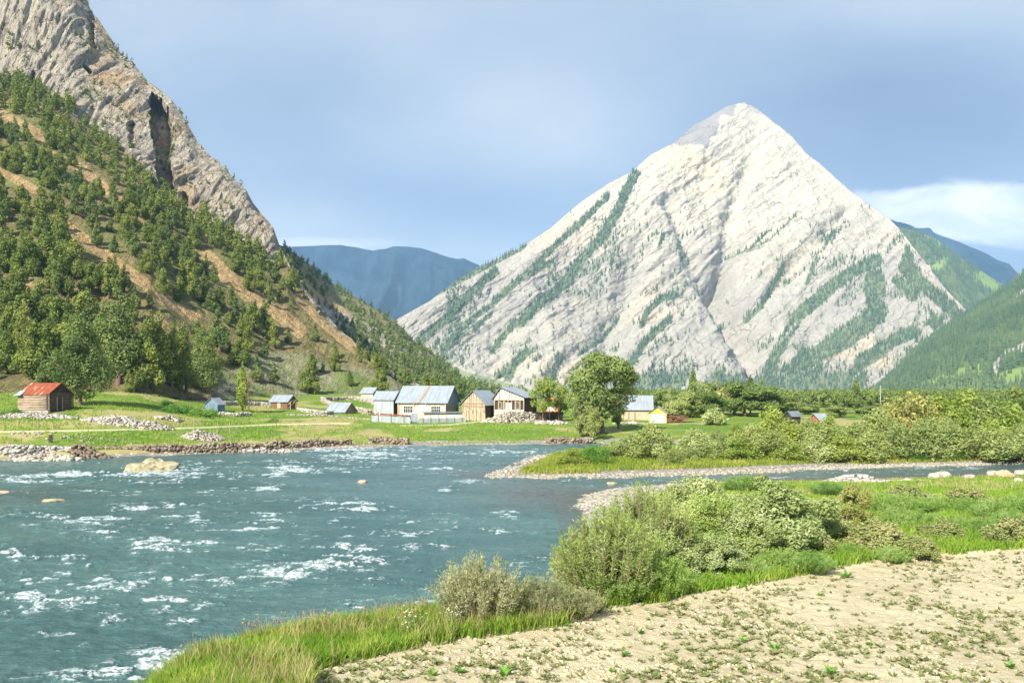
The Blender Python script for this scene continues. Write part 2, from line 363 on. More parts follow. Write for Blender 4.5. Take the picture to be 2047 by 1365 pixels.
def m_far(X, D, Z, U):
    sd, _ = seg_dist(X, D, _shf); py = HY - F * Z / D; h = Z - WATER
    gravel = 1 - sstep(h, .25, .55)
    gravel = np.maximum(gravel, (U > 980) * (1 - sstep(sd, .8, 2.6 + 2 * sstep(U, 1200, 1300) - 2.6 * sstep(U, 1600, 1800))) * (D < 118))
    dry = 0.75 * np.exp(-((py - 848) / 5.) ** 2) * (U < 330) + .7 * np.exp(-(((U - 740) / 45.) ** 2 + ((py - 868) / 16.) ** 2)) + .5 * np.exp(-((py - 838) / 3.) ** 2) * (U > 340) * (U < 620)
    dry = dry + .5 * (1 - sstep(h, .8, 1.4)) * (U < 760) + 0.55 * np.exp(-(((U - 260) / 60.) ** 2 + ((py - 787) / 6.) ** 2)) + .8 * (U < 150) * np.exp(-((py - 775) / 14.) ** 2)
    dry = dry + .75 * sstep(fbm(X * .09, D * .06, 31, 4), .52, .68) * (D < 300) + .35 * (D < 135) * (U < 900); dry = dry + .75 * np.exp(-(((U - 1440) / 120.) ** 2 + ((py - 872) / 6.) ** 2)) + 0.4 * (D > 300)
    d1, _ = seg_dist(U, py, PATH); d2, _ = seg_dist(U, py, PATH2)
    path = np.maximum(np.exp(-(d1 / 1.3) ** 2), .8 * np.exp(-(d2 / 1.4) ** 2))
    return np.stack([gravel, dry, path], 1)
dd = np.concatenate([np.linspace(74, 135, 190), np.geomspace(135.6, 330, 150), np.geomspace(336, 2300, 50)])
persp_sheet('far_bank_ground', np.arange(-900, 3000, 7.0), dd, z_far, m, m_far)

# ---- near bank sheet
m, g = new_mat('near_bank'); p = geo_pos(g); a = attr(g)
n1 = g.noise(p, .35, 5, .6); n2 = g.noise(p, 4, 6, .7); n3 = g.noise(p, 24, 4, .7)
soil = g.mix(g.step(g.m('ADD', g.m('MULTIPLY', n1, .5), g.m('MULTIPLY', n2, .5)), .38, .62), (0.45, 0.39, 0.245), (0.56, 0.50, 0.33))
soil = g.mix(g.m('MULTIPLY', g.step(n3, .52, .75), .4), soil, (0.36, 0.29, 0.18))
grass = g.mix(g.step(n1, .4, .6), (0.10, 0.19, 0.03), (0.22, 0.28, 0.06)); grass = g.mix(g.step(n2, .5, .75), grass, (0.28, 0.26, 0.10))
vor = g.n('ShaderNodeTexVoronoi', {'Vector': p, 'Scale': 3.5}).outputs
grav = g.mix(g.step(vor[0], .15, .55), g.mix(.35, (0.62, 0.6, 0.55), vor[1]), (0.22, 0.2, 0.17))
c = g.mix(g.step(g.m('ADD', a[0], g.m('MULTIPLY', g.m('SUBTRACT', n2, .5), .5)), .4, .6), grass, soil)
c = g.mix(g.step(g.m('ADD', a[1], g.m('MULTIPLY', g.m('SUBTRACT', n2, .5), .6)), .4, .6), c, grav)
finish(g, c, .95, g.m('ADD', g.m('MULTIPLY', n2, .7), g.m('MULTIPLY', n3, .3)), 1.0, .12, .1)
def m_near(X, D, Z, U):
    sd, _ = seg_dist(X, D, SH_NEAR); fe, _ = seg_dist(X, D, FIELD); inf = inside(X, D, POLY_FIELD)
    soil = np.where(inf, .5 + .5 * sstep(fe, 0, .35), .5 - .5 * sstep(fe, 0, .35))
    gr = (1 - sstep(Z - WATER, .15, .35)); gr = np.maximum(gr, (D > 55) * (1 - sstep(sd, 2.5, 8) * sstep(X, 17, 24)) * (X < 26))
    return np.stack([soil, gr, gr * 0], 1)
dd = np.concatenate([np.linspace(3, 14, 30), np.geomspace(14.1, 34, 330), np.geomspace(34.2, 105, 150)])
persp_sheet('near_bank_ground', np.arange(-500, 2700, 4.0), dd, z_near, m, m_near)

# ---------------------------------------------------------------- river
m, g = new_mat('river_water'); p = geo_pos(g); a = attr(g)
n1 = g.noise(g.scaled(p, (.5, 1, 1)), 3.2, 6, .65, .4); n2 = g.noise(g.scaled(p, (.45, 1.2, 1)), 11, 4, .65); n0 = g.noise(g.scaled(p, (.3, .6, 1)), .25, 4, .6)
base = g.mix(g.step(n0, .35, .65), (0.054, 0.118, 0.116), (0.080, 0.158, 0.150))
base = g.mix(g.m('MULTIPLY', g.step(n1, .5, .75), .35), base, (0.085, 0.165, 0.165))
base = g.mix(a[1], base, (0.095, 0.095, 0.09))
nfo = g.noise(g.scaled(p, (.6, 1.1, 1)), 7.0, 8, .78, 1.5)
fs = g.m('ADD', a[0], g.m('MULTIPLY', g.m('SUBTRACT', nfo, .5), 2.0))
nfk = g.noise(g.scaled(p, (.42, 1.1, 1)), 2.1, 7, .72, 1.0); fleck = g.m('MULTIPLY', g.step(nfk, .57, .70), g.m('MULTIPLY', g.step(n0, .40, .62), g.step(nfo, .40, .65)))
nl = g.noise(g.scaled(p, (.45, 1, 1)), 3.6, 6, .62, .8); lace = g.m('SUBTRACT', 1, g.step(g.m('ABSOLUTE', g.m('SUBTRACT', nl, .5)), .012, .085))
body = g.m('MAXIMUM', g.m('MULTIPLY', g.step(nfo, .47, .66), g.step(a[0], .64, 1.35)), g.m('MULTIPLY', lace, g.m('MULTIPLY', g.step(a[0], .48, 1.15), .75)))
foam = g.m('MULTIPLY', g.m('MAXIMUM', body, g.m('MULTIPLY', fleck, .6)), .95)
colr = g.mix(foam, base, (0.80, 0.86, 0.88))
bmp = g.m('ADD', g.m('MULTIPLY', n1, 1.0), g.m('MULTIPLY', n2, .45))
b = finish(g, colr, g.m('ADD', .16, g.m('MULTIPLY', foam, .6)), bmp, 1.0, .14, .5); b.inputs['IOR'].default_value = 1.33
SPOTS = [(229, 1177, 95, 9, 1), (325, 1181, 45, 18, 1), (154, 1212, 30, 12, .8), (62, 1207, 36, 22, 1), (211, 1243, 27, 8, 1), (44, 1111, 45, 5, .9), (8, 1095, 16, 4, .8), (140, 1137, 25, 12, .8), (12, 1226, 18, 10, 1), (317, 1097, 50, 9, 1), (264, 1014, 62, 6, 1), (343, 1018, 28, 9, 1), (198, 1042, 42, 4, .9), (110, 1035, 36, 4, .9),
         (246, 988, 52, 3.5, .9), (422, 987, 32, 5, .9), (506, 980, 44, 3, .9), (585, 941, 36, 5, 1), (560, 952, 20, 3, .8), (725, 908, 95, 8, 1), (800, 900, 60, 5, .9), (703, 1106, 35, 16, 1), (743, 1124, 32, 10, 1), (633, 1137, 27, 5, 1), (677, 1128, 16, 7, 1), (571, 1150, 27, 7, 1), (440, 1163, 25, 6, .8), (488, 1163, 18, 4, .8), (884, 1093, 22, 5, .8), (721, 1016, 42, 6, .9), (651, 1012, 20, 3, .8),
         (822, 1093, 22, 12, .8), (365, 1251, 28, 5, .9), (330, 1325, 75, 22, 1.1), (240, 1340, 60, 12, .9), (198, 1352, 105, 12, .9), (110, 1271, 52, 4, .9), (190, 949, 130, 2.6, 1), (357, 948, 26, 3.5, 1), (1017, 1030, 26, 5, 1), (940, 964, 44, 3, .9), (882, 938, 42, 2.2, .9), (990, 1068, 16, 3, .8), (894, 978, 18, 4, .9), (60, 985, 60, 2.5, .6), (210, 1070, 20, 5, .5), (545, 1035, 28, 5, .7), (590, 1058, 10, 3, .6),
         (40, 962, 40, 3, .8), (550, 920, 60, 5, .6), (1000, 905, 60, 3, .7), (620, 1013, 16, 3, .6), (395, 1030, 14, 8, .8), (720, 1220, 18, 3, .7), (610, 1195, 14, 3, .8), (80, 1165, 45, 5, .8), (270, 1295, 30, 3, .5), (113, 1300, 14, 4, .7), (165, 1290, 22, 6, .6), (1640, 940, 60, 2, .6), (1500, 966, 40, 2, .7), (1900, 938, 60, 1.6, .6), (1230, 962, 60, 1.6, .7), (1560, 954, 40, 1.5, .5), (1330, 1005, 30, 2, .5), (415, 1095, 24, 6, .5), (500, 1060, 30, 4, .5), (30, 1050, 24, 3, .6), (880, 1200, 24, 4, .5)]
pxs = np.arange(-420, 2500, 3.2); ds = np.concatenate([np.linspace(8, 24, 20), np.geomspace(24.3, 60, 260), np.geomspace(60.3, 150, 200)])
U, D = np.meshgrid(pxs, ds, indexing='ij'); X = X_of(U, D); PY = HY - F * WATER / D
inten = np.zeros(X.shape)
for sx, sy, rx, ry, k in SPOTS: inten = np.maximum(inten, k * np.exp(-(((U - sx) / rx) ** 2 + ((PY - sy) / (ry * 1.35)) ** 2) * .6))
_sh, _ = seg_dist(X, D, SH_NEAR); _sf, _ = seg_dist(X, D, _shf)
wob = fbm(X * .35, D * .35, 3, 3)
rid = np.where(D < 50, ridged(X * .42 + wob * 1.5, D * 1.0 + wob * 1.5, 1, 6, .68), ridged(X * .26 + wob * 1.2, D * .62 + wob, 1, 6, .66)); rid2 = ridged(X * 1.1 + wob, D * 2.0, 6, 5, .65); patch = fbm(X * .06, D * .10, 8, 3)
amb = sstep(rid, .62, .84) * sstep(rid2, .5, .8) * sstep(patch, .32, .52) * 1.0
foam = inten * (0.18 + 1.25 * sstep(rid, .48, .76) * sstep(rid2, .40, .72)) + amb
foam *= np.where(D > 75, 1 + .25 * sstep(U, 900, 400), 1)
foam = np.maximum(foam, .55 * (1 - sstep(_sf, 0, .7)) * (U < 1150) * rid2 + .3 * (1 - sstep(_sh, 0, .5)))
sw = (fbm(X * .35, D * .6, 4, 3) - .5) * .28 + (ridged(X * .8, D * 1.5, 12, 4) - .5) * .16 + (fbm(X * 3, D * 4, 2, 3) - .5) * .05
calm = np.minimum(1, _sh * .3 + .25)
Zw = WATER + (sw + foam * .14 * rid) * np.minimum(calm, 1) * np.where(X > 14, .35, 1)
shal = np.exp(-(((U - 1080) / 110.) ** 2 + ((PY - 985) / 28.) ** 2)) * .75 + .6 * np.exp(-(((U - 960) / 90.) ** 2 + ((PY - 948) / 9.) ** 2)) + .55 * (1 - sstep(_sh, 0, 5)) * (X > 3) + .3 * np.exp(-(((U - 90) / 90.) ** 2 + ((PY - 990) / 18.) ** 2)) + .35 * sstep(U, 1250, 1500)
o = mesh_obj('river_water', np.stack([X, D, Zw], -1).reshape(-1, 3), grid_faces(*X.shape), m, attrs={'mask': np.stack([foam.ravel(), np.clip(shal, 0, 1).ravel(), 0 * foam.ravel()], 1)}, smooth=True)
tag(o, kind='structure')

# ---------------------------------------------------------------- mountains
PATCH = {}
def mk_patch(name, cols, segs, step, mat, disp, maskf, back=1.35, smooth=False, names='hill'):
    cols = sorted(cols); cp = [c[0] for c in cols]; nr = len(cols[0][1])
    pxs = np.arange(cp[0], cp[-1] + .1, step)
    rows = [(np.interp(pxs, cp, [c[1][r][0] for c in cols]), np.interp(pxs, cp, [c[1][r][1] for c in cols])) for r in range(nr)]
    py, d = [], []; tt = []
    for r in range(nr - 1):
        for k in range(segs[r]):
            t = k / segs[r]; py.append(rows[r][0] * (1 - t) + rows[r + 1][0] * t); d.append(1 / ((1 - t) / rows[r][1] + t / rows[r + 1][1])); tt.append(r + t)
    py.append(rows[-1][0]); d.append(rows[-1][1]); tt.append(nr - 1)
    PYv = np.stack(py, 1); Dv = np.stack(d, 1); Uv = np.repeat(pxs[:, None], Dv.shape[1], 1); T = np.repeat(np.array(tt)[None], len(pxs), 0)
    X = X_of(Uv, Dv); Z = (HY - PYv) / F * Dv; Y = Dv.copy()
    dx, dy, dz = disp(X, Y, Z, T, Uv, PYv); X = X + dx; Y = Y + dy; Z = Z + dz
    P = np.stack([X, Y, Z], -1); U2 = CX + F * X / Y; PY2 = HY - F * Z / Y
    M = maskf(X, Y, Z, T, U2, PY2)
    PATCH[name] = dict(P=P, U=U2, V=PY2, T=T, M=M)
    # closed at the back
    top = P[:, -1]; h = np.maximum(top[:, 2] + 12, 2); bk = [top]
    for q in (.5, 1.0): bk.append(np.stack([top[:, 0] * (1 + .25 * q * (back - 1)), top[:, 1] + h * q * back, top[:, 2] - (h + 12) * q], -1))
    Pall = np.concatenate([P] + [b[:, None] for b in bk[1:]], 1); Mall = np.concatenate([M, M[:, -1:], M[:, -1:]], 1)
    nu, nv = Pall.shape[:2]
    o = mesh_obj(names, Pall.reshape(-1, 3), grid_faces(nu, nv), mat, attrs={'mask': Mall.reshape(-1, 3)}, smooth=smooth)
    return tag(o, kind='structure')

# --- left mountain (slope, cliff)
FOOT = [(-350, 20), (0, 158), (70, 178), (141, 225), (190, 271), (253, 317), (316, 380), (390, 436), (440, 461), (484, 486), (530, 515), (574, 534), (590, 566), (620, 602), (660, 642), (700, 682), (740, 728), (800, 770), (920, 803)]
RIDGE = [(-350, -560), (0, -250), (100, -110), (150, -45), (168, -8), (185, 22), (215, 68), (240, 105), (270, 132), (296, 165), (320, 182), (345, 205), (370, 242), (395, 285), (420, 312), (440, 326), (466, 358), (490, 380), (505, 408), (525, 432), (545, 455), (556, 485), (570, 512), (580, 532), (590, 558), (620, 598), (660, 638), (700, 678), (740, 724), (800, 756), (860, 780), (920, 800)]
BASE = [(-350, 795), (0, 786), (100, 788), (200, 784), (300, 794), (400, 800), (450, 808), (500, 800), (560, 798), (640, 806), (700, 798), (800, 802), (920, 808)]
MIDL = [(-350, 640), (0, 690), (200, 700), (300, 705), (400, 720), (450, 726), (500, 712), (560, 702), (620, 706), (700, 728), (740, 745), (800, 778), (920, 804)]
def li(tab, x): return float(np.interp(x, [t[0] for t in tab], [t[1] for t in tab]))
cols = []
for x in sorted(set([a for a, b in FOOT + RIDGE + BASE + MIDL])):
    bd = li([(-350, 145), (300, 160), (420, 185), (500, 215), (600, 238), (920, 260)], x); md = li([(-350, 220), (0, 200), (300, 205), (450, 240), (560, 290), (700, 310), (920, 300)], x)
    fd = li([(-350, 500), (0, 450), (300, 410), (570, 385), (700, 350), (920, 330)], x); rd = fd + li([(-350, 150), (300, 95), (500, 60), (560, 35), (580, 12), (920, 4)], x)
    cols.append((x, [(li(BASE, x), bd), (li(MIDL, x), md), (li(FOOT, x), fd), (li(RIDGE, x), rd)]))
SLOT = [(301, 186), (322, 198), (338, 222), (344, 262), (342, 320), (350, 372), (330, 392), (318, 380), (312, 320), (300, 250)]
SLOTS2 = [(10, [(366, 395), (390, 430)]), (6, [(262, 250), (268, 300)]), (5, [(180, 10), (186, 70), (188, 95)]), (5, [(64, 145), (64, 170)]), (5, [(405, 420), (440, 462)]), (4, [(165, 130), (178, 142)]), (4, [(232, 90), (252, 100)])]
def dispA(X, Y, Z, T, U, V):
    cl = sstep(T, 1.9, 2.03); edge = 1 - .8 * sstep(T, 2.7, 3.0); s = 1 - cl
    q = fbm(X * .012, Y * .012, Z * .012, 3) - .5
    fl = ridged(X * .055 + Z * .008 + q, Y * .006, Z * .004, 5, .62) - .55; fl2 = ridged(X * .22 + Z * .03, Y * .012, Z * .016 + 3, 5, .65) - .5; bk = vnoise(X * .02 - Z * .012, Y * .02, Z * .006) - .5
    a = (fl * 17 + fl2 * 5 + bk * 22) * cl * edge
    wu = (fbm(X * .2, Z * .2, 3, 3) - .5) * 14; slot = -24 * (inside(U + wu, V + wu * .5, SLOT) * 1.0) - 6 * strokes(U + wu, V, SLOTS2)
    a = a + slot * cl
    bump = (fbm(X * .05, Y * .05, 3, 4) - .5) * 6 * s * sstep(T, 0, .35) + (fbm(X * .3, Y * .3, 5, 3) - .5) * 1.6 * s
    gul = (ridged(X * .02 + Y * .01, Y * .006, 2, 3) - .5) * 10 * s * sstep(T, .3, 1) * (1 - sstep(T, 1.7, 2))
    rock = 7 * np.exp(-(((U - 285) / 34.) ** 2 + ((V - 748) / 26.) ** 2) * 1.2) * (T < 1) * (1 + fl)
    return a * .35, -a * .85 - rock * .8, bump + gul * .5 + fl2 * 1.2 * cl * edge + rock * .3
SCREE = [(13, [(100, 428), (161, 474), (206, 506), (251, 539), (290, 568), (339, 606), (387, 632)]), (11, [(268, 423), (297, 455)]), (8, [(348, 474), (364, 484)]), (17, [(410, 512), (458, 555), (503, 593), (548, 619), (600, 662)]), (9, [(590, 592), (657, 658), (712, 702)]),
         (10, [(0, 225), (70, 264), (105, 310), (158, 334), (211, 380), (246, 405)]), (10, [(-60, 300), (0, 340), (70, 380)]), (6, [(40, 560), (75, 575)]), (7, [(230, 632), (260, 650)]), (14, [(310, 640), (345, 660)])]
def maskA(X, Y, Z, T, U, V):
    cl = sstep(T + (fbm(X * .05, Y * .05, 1) - .5) * .1, 1.97, 2.03); wb = (fbm(X * .06, Y * .06, 2, 3) - .5) * 16
    sc_ = strokes(U + wb, V + wb * .6, SCREE); bright = np.exp(-(((U - 172) / 40.) ** 2 + ((V - 338) / 26.) ** 2)) + np.exp(-(((U - 650) / 50.) ** 2 + ((V - 655) / 40.) ** 2))
    low = (1 - sstep(T + wb * .01, .85, 1.0)) * sstep(U, 410, 450); rockp = np.exp(-(((U - 285) / 34.) ** 2 + ((V - 748) / 30.) ** 2) * 1.0) * (T < 1)
    return np.stack([np.maximum(cl, sstep(rockp, .3, .6)), np.maximum(sc_, 0) * (.7 + .3 * bright), low], -1)
m, g = new_mat('mountain_slope'); p = geo_pos(g); a = attr(g)
n1 = g.noise(p, .03, 5, .6); n2 = g.noise(p, .35, 6, .7); n3 = g.noise(g.scaled(p, (1, .2, .12)), .24, 8, .7, .3); n4 = g.noise(p, 1.6, 4, .7)
rock = g.mix(g.step(n3, .36, .62), (0.44, 0.395, 0.32), (0.70, 0.625, 0.49))
rock = g.mix(g.m('MULTIPLY', g.step(g.noise(g.scaled(p, (1, .4, .35)), .045, 5, .6), .50, .66), .75), rock, (0.58, 0.40, 0.22))
n6 = g.noise(g.scaled(p, (1, .35, .09)), .42, 6, .7, .7); rock = g.mix(g.m('MULTIPLY', g.step(n6, .52, .64), .45), rock, (0.15, 0.14, 0.13))
ckc = cracks(g, g.scaled(p, (1, .5, .32)), .13, .0, .06); ckd = cracks(g, g.scaled(p, (1, .5, .45)), .42, .0, .08); rock = g.mix(g.m('MAXIMUM', g.m('MULTIPLY', ckc, .42), g.m('MULTIPLY', ckd, .25)), rock, (0.15, 0.14, 0.12))
rock = g.mix(g.m('MULTIPLY', g.step(n4, .55, .72), .4), rock, (0.20, 0.19, 0.16))
rock = g.mix(g.m('MULTIPLY', g.step(g.noise(p, .06, 6, .7), .60, .70), .65), rock, (0.12, 0.15, 0.06))
soil = g.mix(g.step(n2, .35, .65), (0.22, 0.20, 0.08), (0.36, 0.29, 0.14)); soil = g.mix(g.step(n1, .45, .65), soil, (0.27, 0.30, 0.10))
tan = g.mix(g.step(n2, .35, .68), (0.46, 0.31, 0.14), (0.66, 0.49, 0.26)); tan = g.mix(g.m('MULTIPLY', g.step(n4, .55, .7), .5), tan, (0.22, 0.17, 0.07))
low = g.mix(g.step(n2, .38, .66), (0.28, 0.30, 0.14), (0.44, 0.42, 0.26)); low = g.mix(g.step(n1, .5, .62), low, (0.24, 0.32, 0.09))
c = g.mix(g.m('MULTIPLY', a[2], 1.0), soil, low); c = g.mix(g.step(g.m('ADD', a[1], g.m('MULTIPLY', g.m('SUBTRACT', n2, .5), .7)), .25, .55), c, tan); c = g.mix(a[0], c, rock)
finish(g, c, .95, g.m('ADD', g.m('SUBTRACT', g.m('MULTIPLY', n3, 4), g.m('ADD', g.m('MULTIPLY', n6, 2), g.m('MULTIPLY', g.m('MULTIPLY', ckc, a[0]), 1.2))), n2), 1.0, 2.0, .1)
mk_patch('A', cols, (26, 120, 200), 1.6, m, dispA, maskA, names='mountain')

# --- second slope behind it
rB = [(430, 440), (575, 496), (605, 518), (640, 545), (680, 578), (740, 612), (790, 642), (830, 684), (870, 712), (905, 745), (960, 772), (1010, 786), (1060, 798), (1110, 806)]
cols = []
for x in [r[0] for r in rB]:
    ry = li(rB, x); cols.append((x, [(min(804, ry + 200) if x < 900 else max(ry + 2, 803), li([(430, 330), (900, 350), (1110, 420)], x)), (li([(430, 640), (700, 745), (900, 785), (1110, 808)], x), li([(430, 520), (900, 430), (1110, 480)], x)), (ry, li([(430, 900), (700, 830), (1110, 640)], x))]))
def dispB(X, Y, Z, T, U, V):
    k = sstep(T, 0, .4) * (1 - .75 * sstep(T, 1.7, 2)); b = (fbm(X * .02, Y * .02, 3, 5) - .5) * 22 * k; r = (ridged(X * .025 + Z * .02, Y * .01, 2, 4) - .5) * 12 * k
    return 0 * X, -r, b * .6
SCB = [(8, [(588, 548), (640, 600)]), (7, [(660, 600), (705, 640)]), (9, [(615, 600), (660, 648), (708, 700)]), (4, [(715, 690), (745, 720)])]
def maskB(X, Y, Z, T, U, V):
    wb = (fbm(X * .03, Y * .03, 2, 3) - .5) * 12
    return np.stack([sstep(fbm(X * .02, Y * .02, 6, 4), .50, .6) * sstep(T, 1.2, 1.6), strokes(U + wb, V + wb, SCB), .35 + 0 * T], -1)
mk_patch('B', cols, (30, 110), 3.0, m, dispB, maskB, names='mountain')

# --- the pale pyramid
rC = [(560, 775), (700, 700), (790, 640), (860, 601), (905, 566), (960, 532), (1000, 515), (1044, 493), (1100, 457), (1130, 430), (1160, 405), (1215, 368), (1262, 344), (1300, 310), (1350, 284), (1385, 252), (1420, 233), (1450, 214), (1485, 206), (1512, 218), (1540, 240), (1580, 270), (1612, 308), (1640, 328), (1672, 358), (1700, 382), (1740, 412), (1780, 440), (1800, 462), (1822, 492), (1850, 530), (1885, 575), (1925, 615), (1990, 665), (2060, 720), (2140, 780)]
cols = []
for x in [r[0] for r in rC]:
    ry = li(rC, x); zr = (790 - ry) / F * 2400; dr = 1850 + zr * 1.06; db = 1850
    cols.append((x, [(802, db), ((802 + ry) / 2 + 0.06 * (802 - ry), db + (dr - db) * .52), (ry, dr)]))
A1 = R(38)
def strata(X, Z): return X * math.cos(A1) + Z * math.sin(A1), -X * math.sin(A1) + Z * math.cos(A1)
def dispC(X, Y, Z, T, U, V):
    k = sstep(T, 0, .3) * (1 - .8 * sstep(T, 1.75, 2)); al, ac = strata(X, Z); wob = fbm(X * .003, Z * .003, 2, 3)
    r = (ridged(al * .0030 + 3, ac * .012 + wob * 1.2, 1, 5, .6) - .55) * 30; st = (ridged(al * .006, ac * .045 + wob * 2, 4, 4, .6) - .5) * 19
    big = (ridged(X * .0026 + wob, Z * .0016, 9, 3) - .5) * 85; fine = (ridged(X * .04, Y * .02, Z * .04, 5, .7) - .5) * 22
    gl, _ = seg_dist(U, V, [(1440, 575), (1480, 650), (1530, 715), (1534, 800)]); gul = -95 * np.exp(-(gl / 30.) ** 2)
    gl2, _ = seg_dist(U, V, [(1280, 500), (1230, 640), (1180, 790)]); gul -= 40 * np.exp(-(gl2 / 26.) ** 2)
    for gp in ([(1500, 330), (1455, 440), (1440, 575)], [(1690, 430), (1600, 520), (1500, 640)], [(1330, 420), (1380, 540), (1480, 650)]): q_, _ = seg_dist(U, V, gp); gul -= 34 * np.exp(-(q_ / 16.) ** 2)
    rb, _ = seg_dist(U, V, [(1490, 206), (1410, 280), (1330, 380), (1290, 480)]); rib = 30 * np.exp(-(rb / 40.) ** 2)
    a = (r + st + big + fine + gul + rib) * k
    return a * 0.1 + fine * k * .3, -a * .75, a * .45 * (T < 1.9)
FOR_S = [(15, [(1264, 353), (1241, 405), (1208, 471), (1156, 527), (1121, 571), (1076, 613), (1044, 645)]), (9, [(1213, 396), (1161, 447), (1100, 500), (1063, 540), (1011, 588)]), (12, [(1044, 493), (995, 519), (960, 537), (931, 552), (866, 586), (786, 622)]), (10, [(1100, 525), (1040, 560), (985, 610), (925, 650), (880, 700)]),
         (15, [(990, 545), (963, 565), (924, 605), (850, 670), (837, 685)]), (10, [(1037, 642), (1011, 671), (982, 703)]), (13, [(1056, 703), (1018, 738), (1011, 762)]), (11, [(1115, 713), (1105, 755)]), (7, [(986, 626), (947, 661)]), (7, [(870, 684), (862, 700)]), (6, [(924, 668), (879, 706)]),
         (10, [(1348, 593), (1320, 597), (1287, 625), (1278, 653)]), (12, [(1334, 640), (1287, 682), (1259, 729), (1250, 750)]), (6, [(1231, 640), (1198, 682), (1152, 710)]), (9, [(1569, 527), (1550, 569), (1520, 612), (1489, 642)]), (6, [(1628, 520), (1611, 567)]), (3, [(1667, 461), (1644, 499)]), (3, [(1590, 430), (1540, 480), (1450, 520)]), (4, [(1540, 460), (1500, 500)]),
         (20, [(1756, 520), (1700, 545), (1663, 572), (1592, 635), (1550, 710), (1536, 757)]), (34, [(1750, 560), (1752, 630), (1686, 677), (1616, 715), (1575, 765)]), (20, [(1800, 560), (1826, 590)]), (9, [(1885, 635), (1840, 650), (1794, 668), (1710, 720)]), (14, [(1830, 665), (1780, 690), (1710, 738), (1663, 785)]), (13, [(1900, 660), (1850, 705), (1800, 745), (1740, 790)]), (12, [(1640, 735), (1600, 790)]), (10, [(1700, 780), (1720, 750)]),
         (6, [(1325, 471), (1315, 497)]), (4, [(1225, 505), (1222, 530)]), (10, [(1865, 575), (1900, 615), (1935, 640)]), (5, [(1450, 655), (1425, 665)]), (6, [(1225, 740), (1215, 770)])]
FOR_BARE = [(9, [(1480, 655), (1380, 700), (1330, 750)]), (10, [(1690, 632), (1640, 672), (1618, 690)]), (7, [(1770, 600), (1790, 640), (1840, 650)])]
def forest_C(U, V, X, Z):
    al, ac = strata(X, Z); wb = (fbm(X * .006, Z * .006, 3, 4) - .5) * 22; f = strokes(U + wb, V - wb * .3, [(w_ * .78, p_) for w_, p_ in FOR_S])
    f = f * (1 - strokes(U, V, FOR_BARE)) * (.25 + .75 * sstep(ridged(al * .005, ac * .035, 25, 4, .6) + .25 * sstep(f, .8, 1), .42, .66))
    lowm = sstep(V, 690, 760) * sstep(ridged(al * .004, ac * .016, 5, 3), .52, .72) * .85 + .5 * sstep(V, 735, 785)
    spk = sstep(ridged(al * .006, ac * .02, 15, 3), .70, .82) * .6 * sstep(V, 380, 480) * (np.abs(U - 1450) > 60)
    lft = sstep(U, 1030, 860) * .8 * sstep(fbm(X * .01, Z * .01, 8), .45, .6)
    flank = inside(U + wb, V, [(1812, 486), (1850, 555), (1935, 635), (2010, 705), (1900, 700), (1862, 660), (1850, 600), (1800, 540)]) * (1 - strokes(U, V, [(7, [(1850, 600), (1905, 650), (1960, 690)])])) * .9
    return np.clip(np.maximum.reduce([f, lowm, spk, lft, flank]), 0, 1)
def maskC(X, Y, Z, T, U, V):
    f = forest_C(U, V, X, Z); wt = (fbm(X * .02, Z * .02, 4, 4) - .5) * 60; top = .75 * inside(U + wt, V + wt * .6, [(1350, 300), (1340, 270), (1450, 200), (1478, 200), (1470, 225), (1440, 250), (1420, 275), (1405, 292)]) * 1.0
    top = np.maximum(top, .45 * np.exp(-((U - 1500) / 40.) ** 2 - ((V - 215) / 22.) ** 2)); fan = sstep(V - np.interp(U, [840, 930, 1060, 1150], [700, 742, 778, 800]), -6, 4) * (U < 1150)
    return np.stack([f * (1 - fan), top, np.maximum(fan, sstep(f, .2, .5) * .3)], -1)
def rock_tree(g, p, A, kf):
    s = g.n('ShaderNodeSeparateXYZ', {0: p}).outputs
    al = g.m('ADD', g.m('MULTIPLY', s[0], math.cos(A1)), g.m('MULTIPLY', s[2], math.sin(A1))); ac = g.m('ADD', g.m('MULTIPLY', s[0], -math.sin(A1)), g.m('MULTIPLY', s[2], math.cos(A1)))
    q = g.n('ShaderNodeCombineXYZ', {0: g.m('MULTIPLY', al, .12), 1: ac, 2: g.m('MULTIPLY', s[1], .15)}).outputs[0]
    return g.noise(q, .03 * kf, 8, .75, .35), g.noise(q, .10 * kf, 5, .7, .3)
m, g = new_mat('pale_limestone'); p = geo_pos(g); a = attr(g)
s1, s2 = rock_tree(g, p, A1, 1); n1 = g.noise(p, .004, 4, .6); n2 = g.noise(p, .02, 6, .7); n5 = g.noise(g.scaled(p, (1, .5, .8)), .12, 8, .75, .5)
hz = g.step(g.m('ADD', g.n('ShaderNodeSeparateXYZ', {0: p}).outputs[2], g.m('MULTIPLY', g.m('SUBTRACT', n1, .5), 500)), 180, 560)
rock = g.mix(g.step(s1, .36, .60), g.mix(hz, (0.36, 0.34, 0.29), (0.48, 0.445, 0.355)), g.mix(hz, (0.47, 0.44, 0.365), (0.60, 0.55, 0.43))); rock = g.mix(g.m('MULTIPLY', g.step(s2, .56, .68), .55), rock, (0.33, 0.325, 0.32))
rock = g.mix(g.m('MULTIPLY', g.step(n1, .52, .68), .6), rock, (0.66, 0.53, 0.34)); rock = g.mix(g.m('MULTIPLY', g.step(n2, .50, .66), .3), rock, (0.40, 0.375, 0.33))
rock = g.mix(g.m('MULTIPLY', g.step(n5, .50, .62), .5), rock, (0.27, 0.26, 0.245)); rock = g.mix(g.m('MULTIPLY', g.step(g.noise(p, .0022, 4, .6), .5, .6), .35), rock, (0.35, 0.33, 0.32))
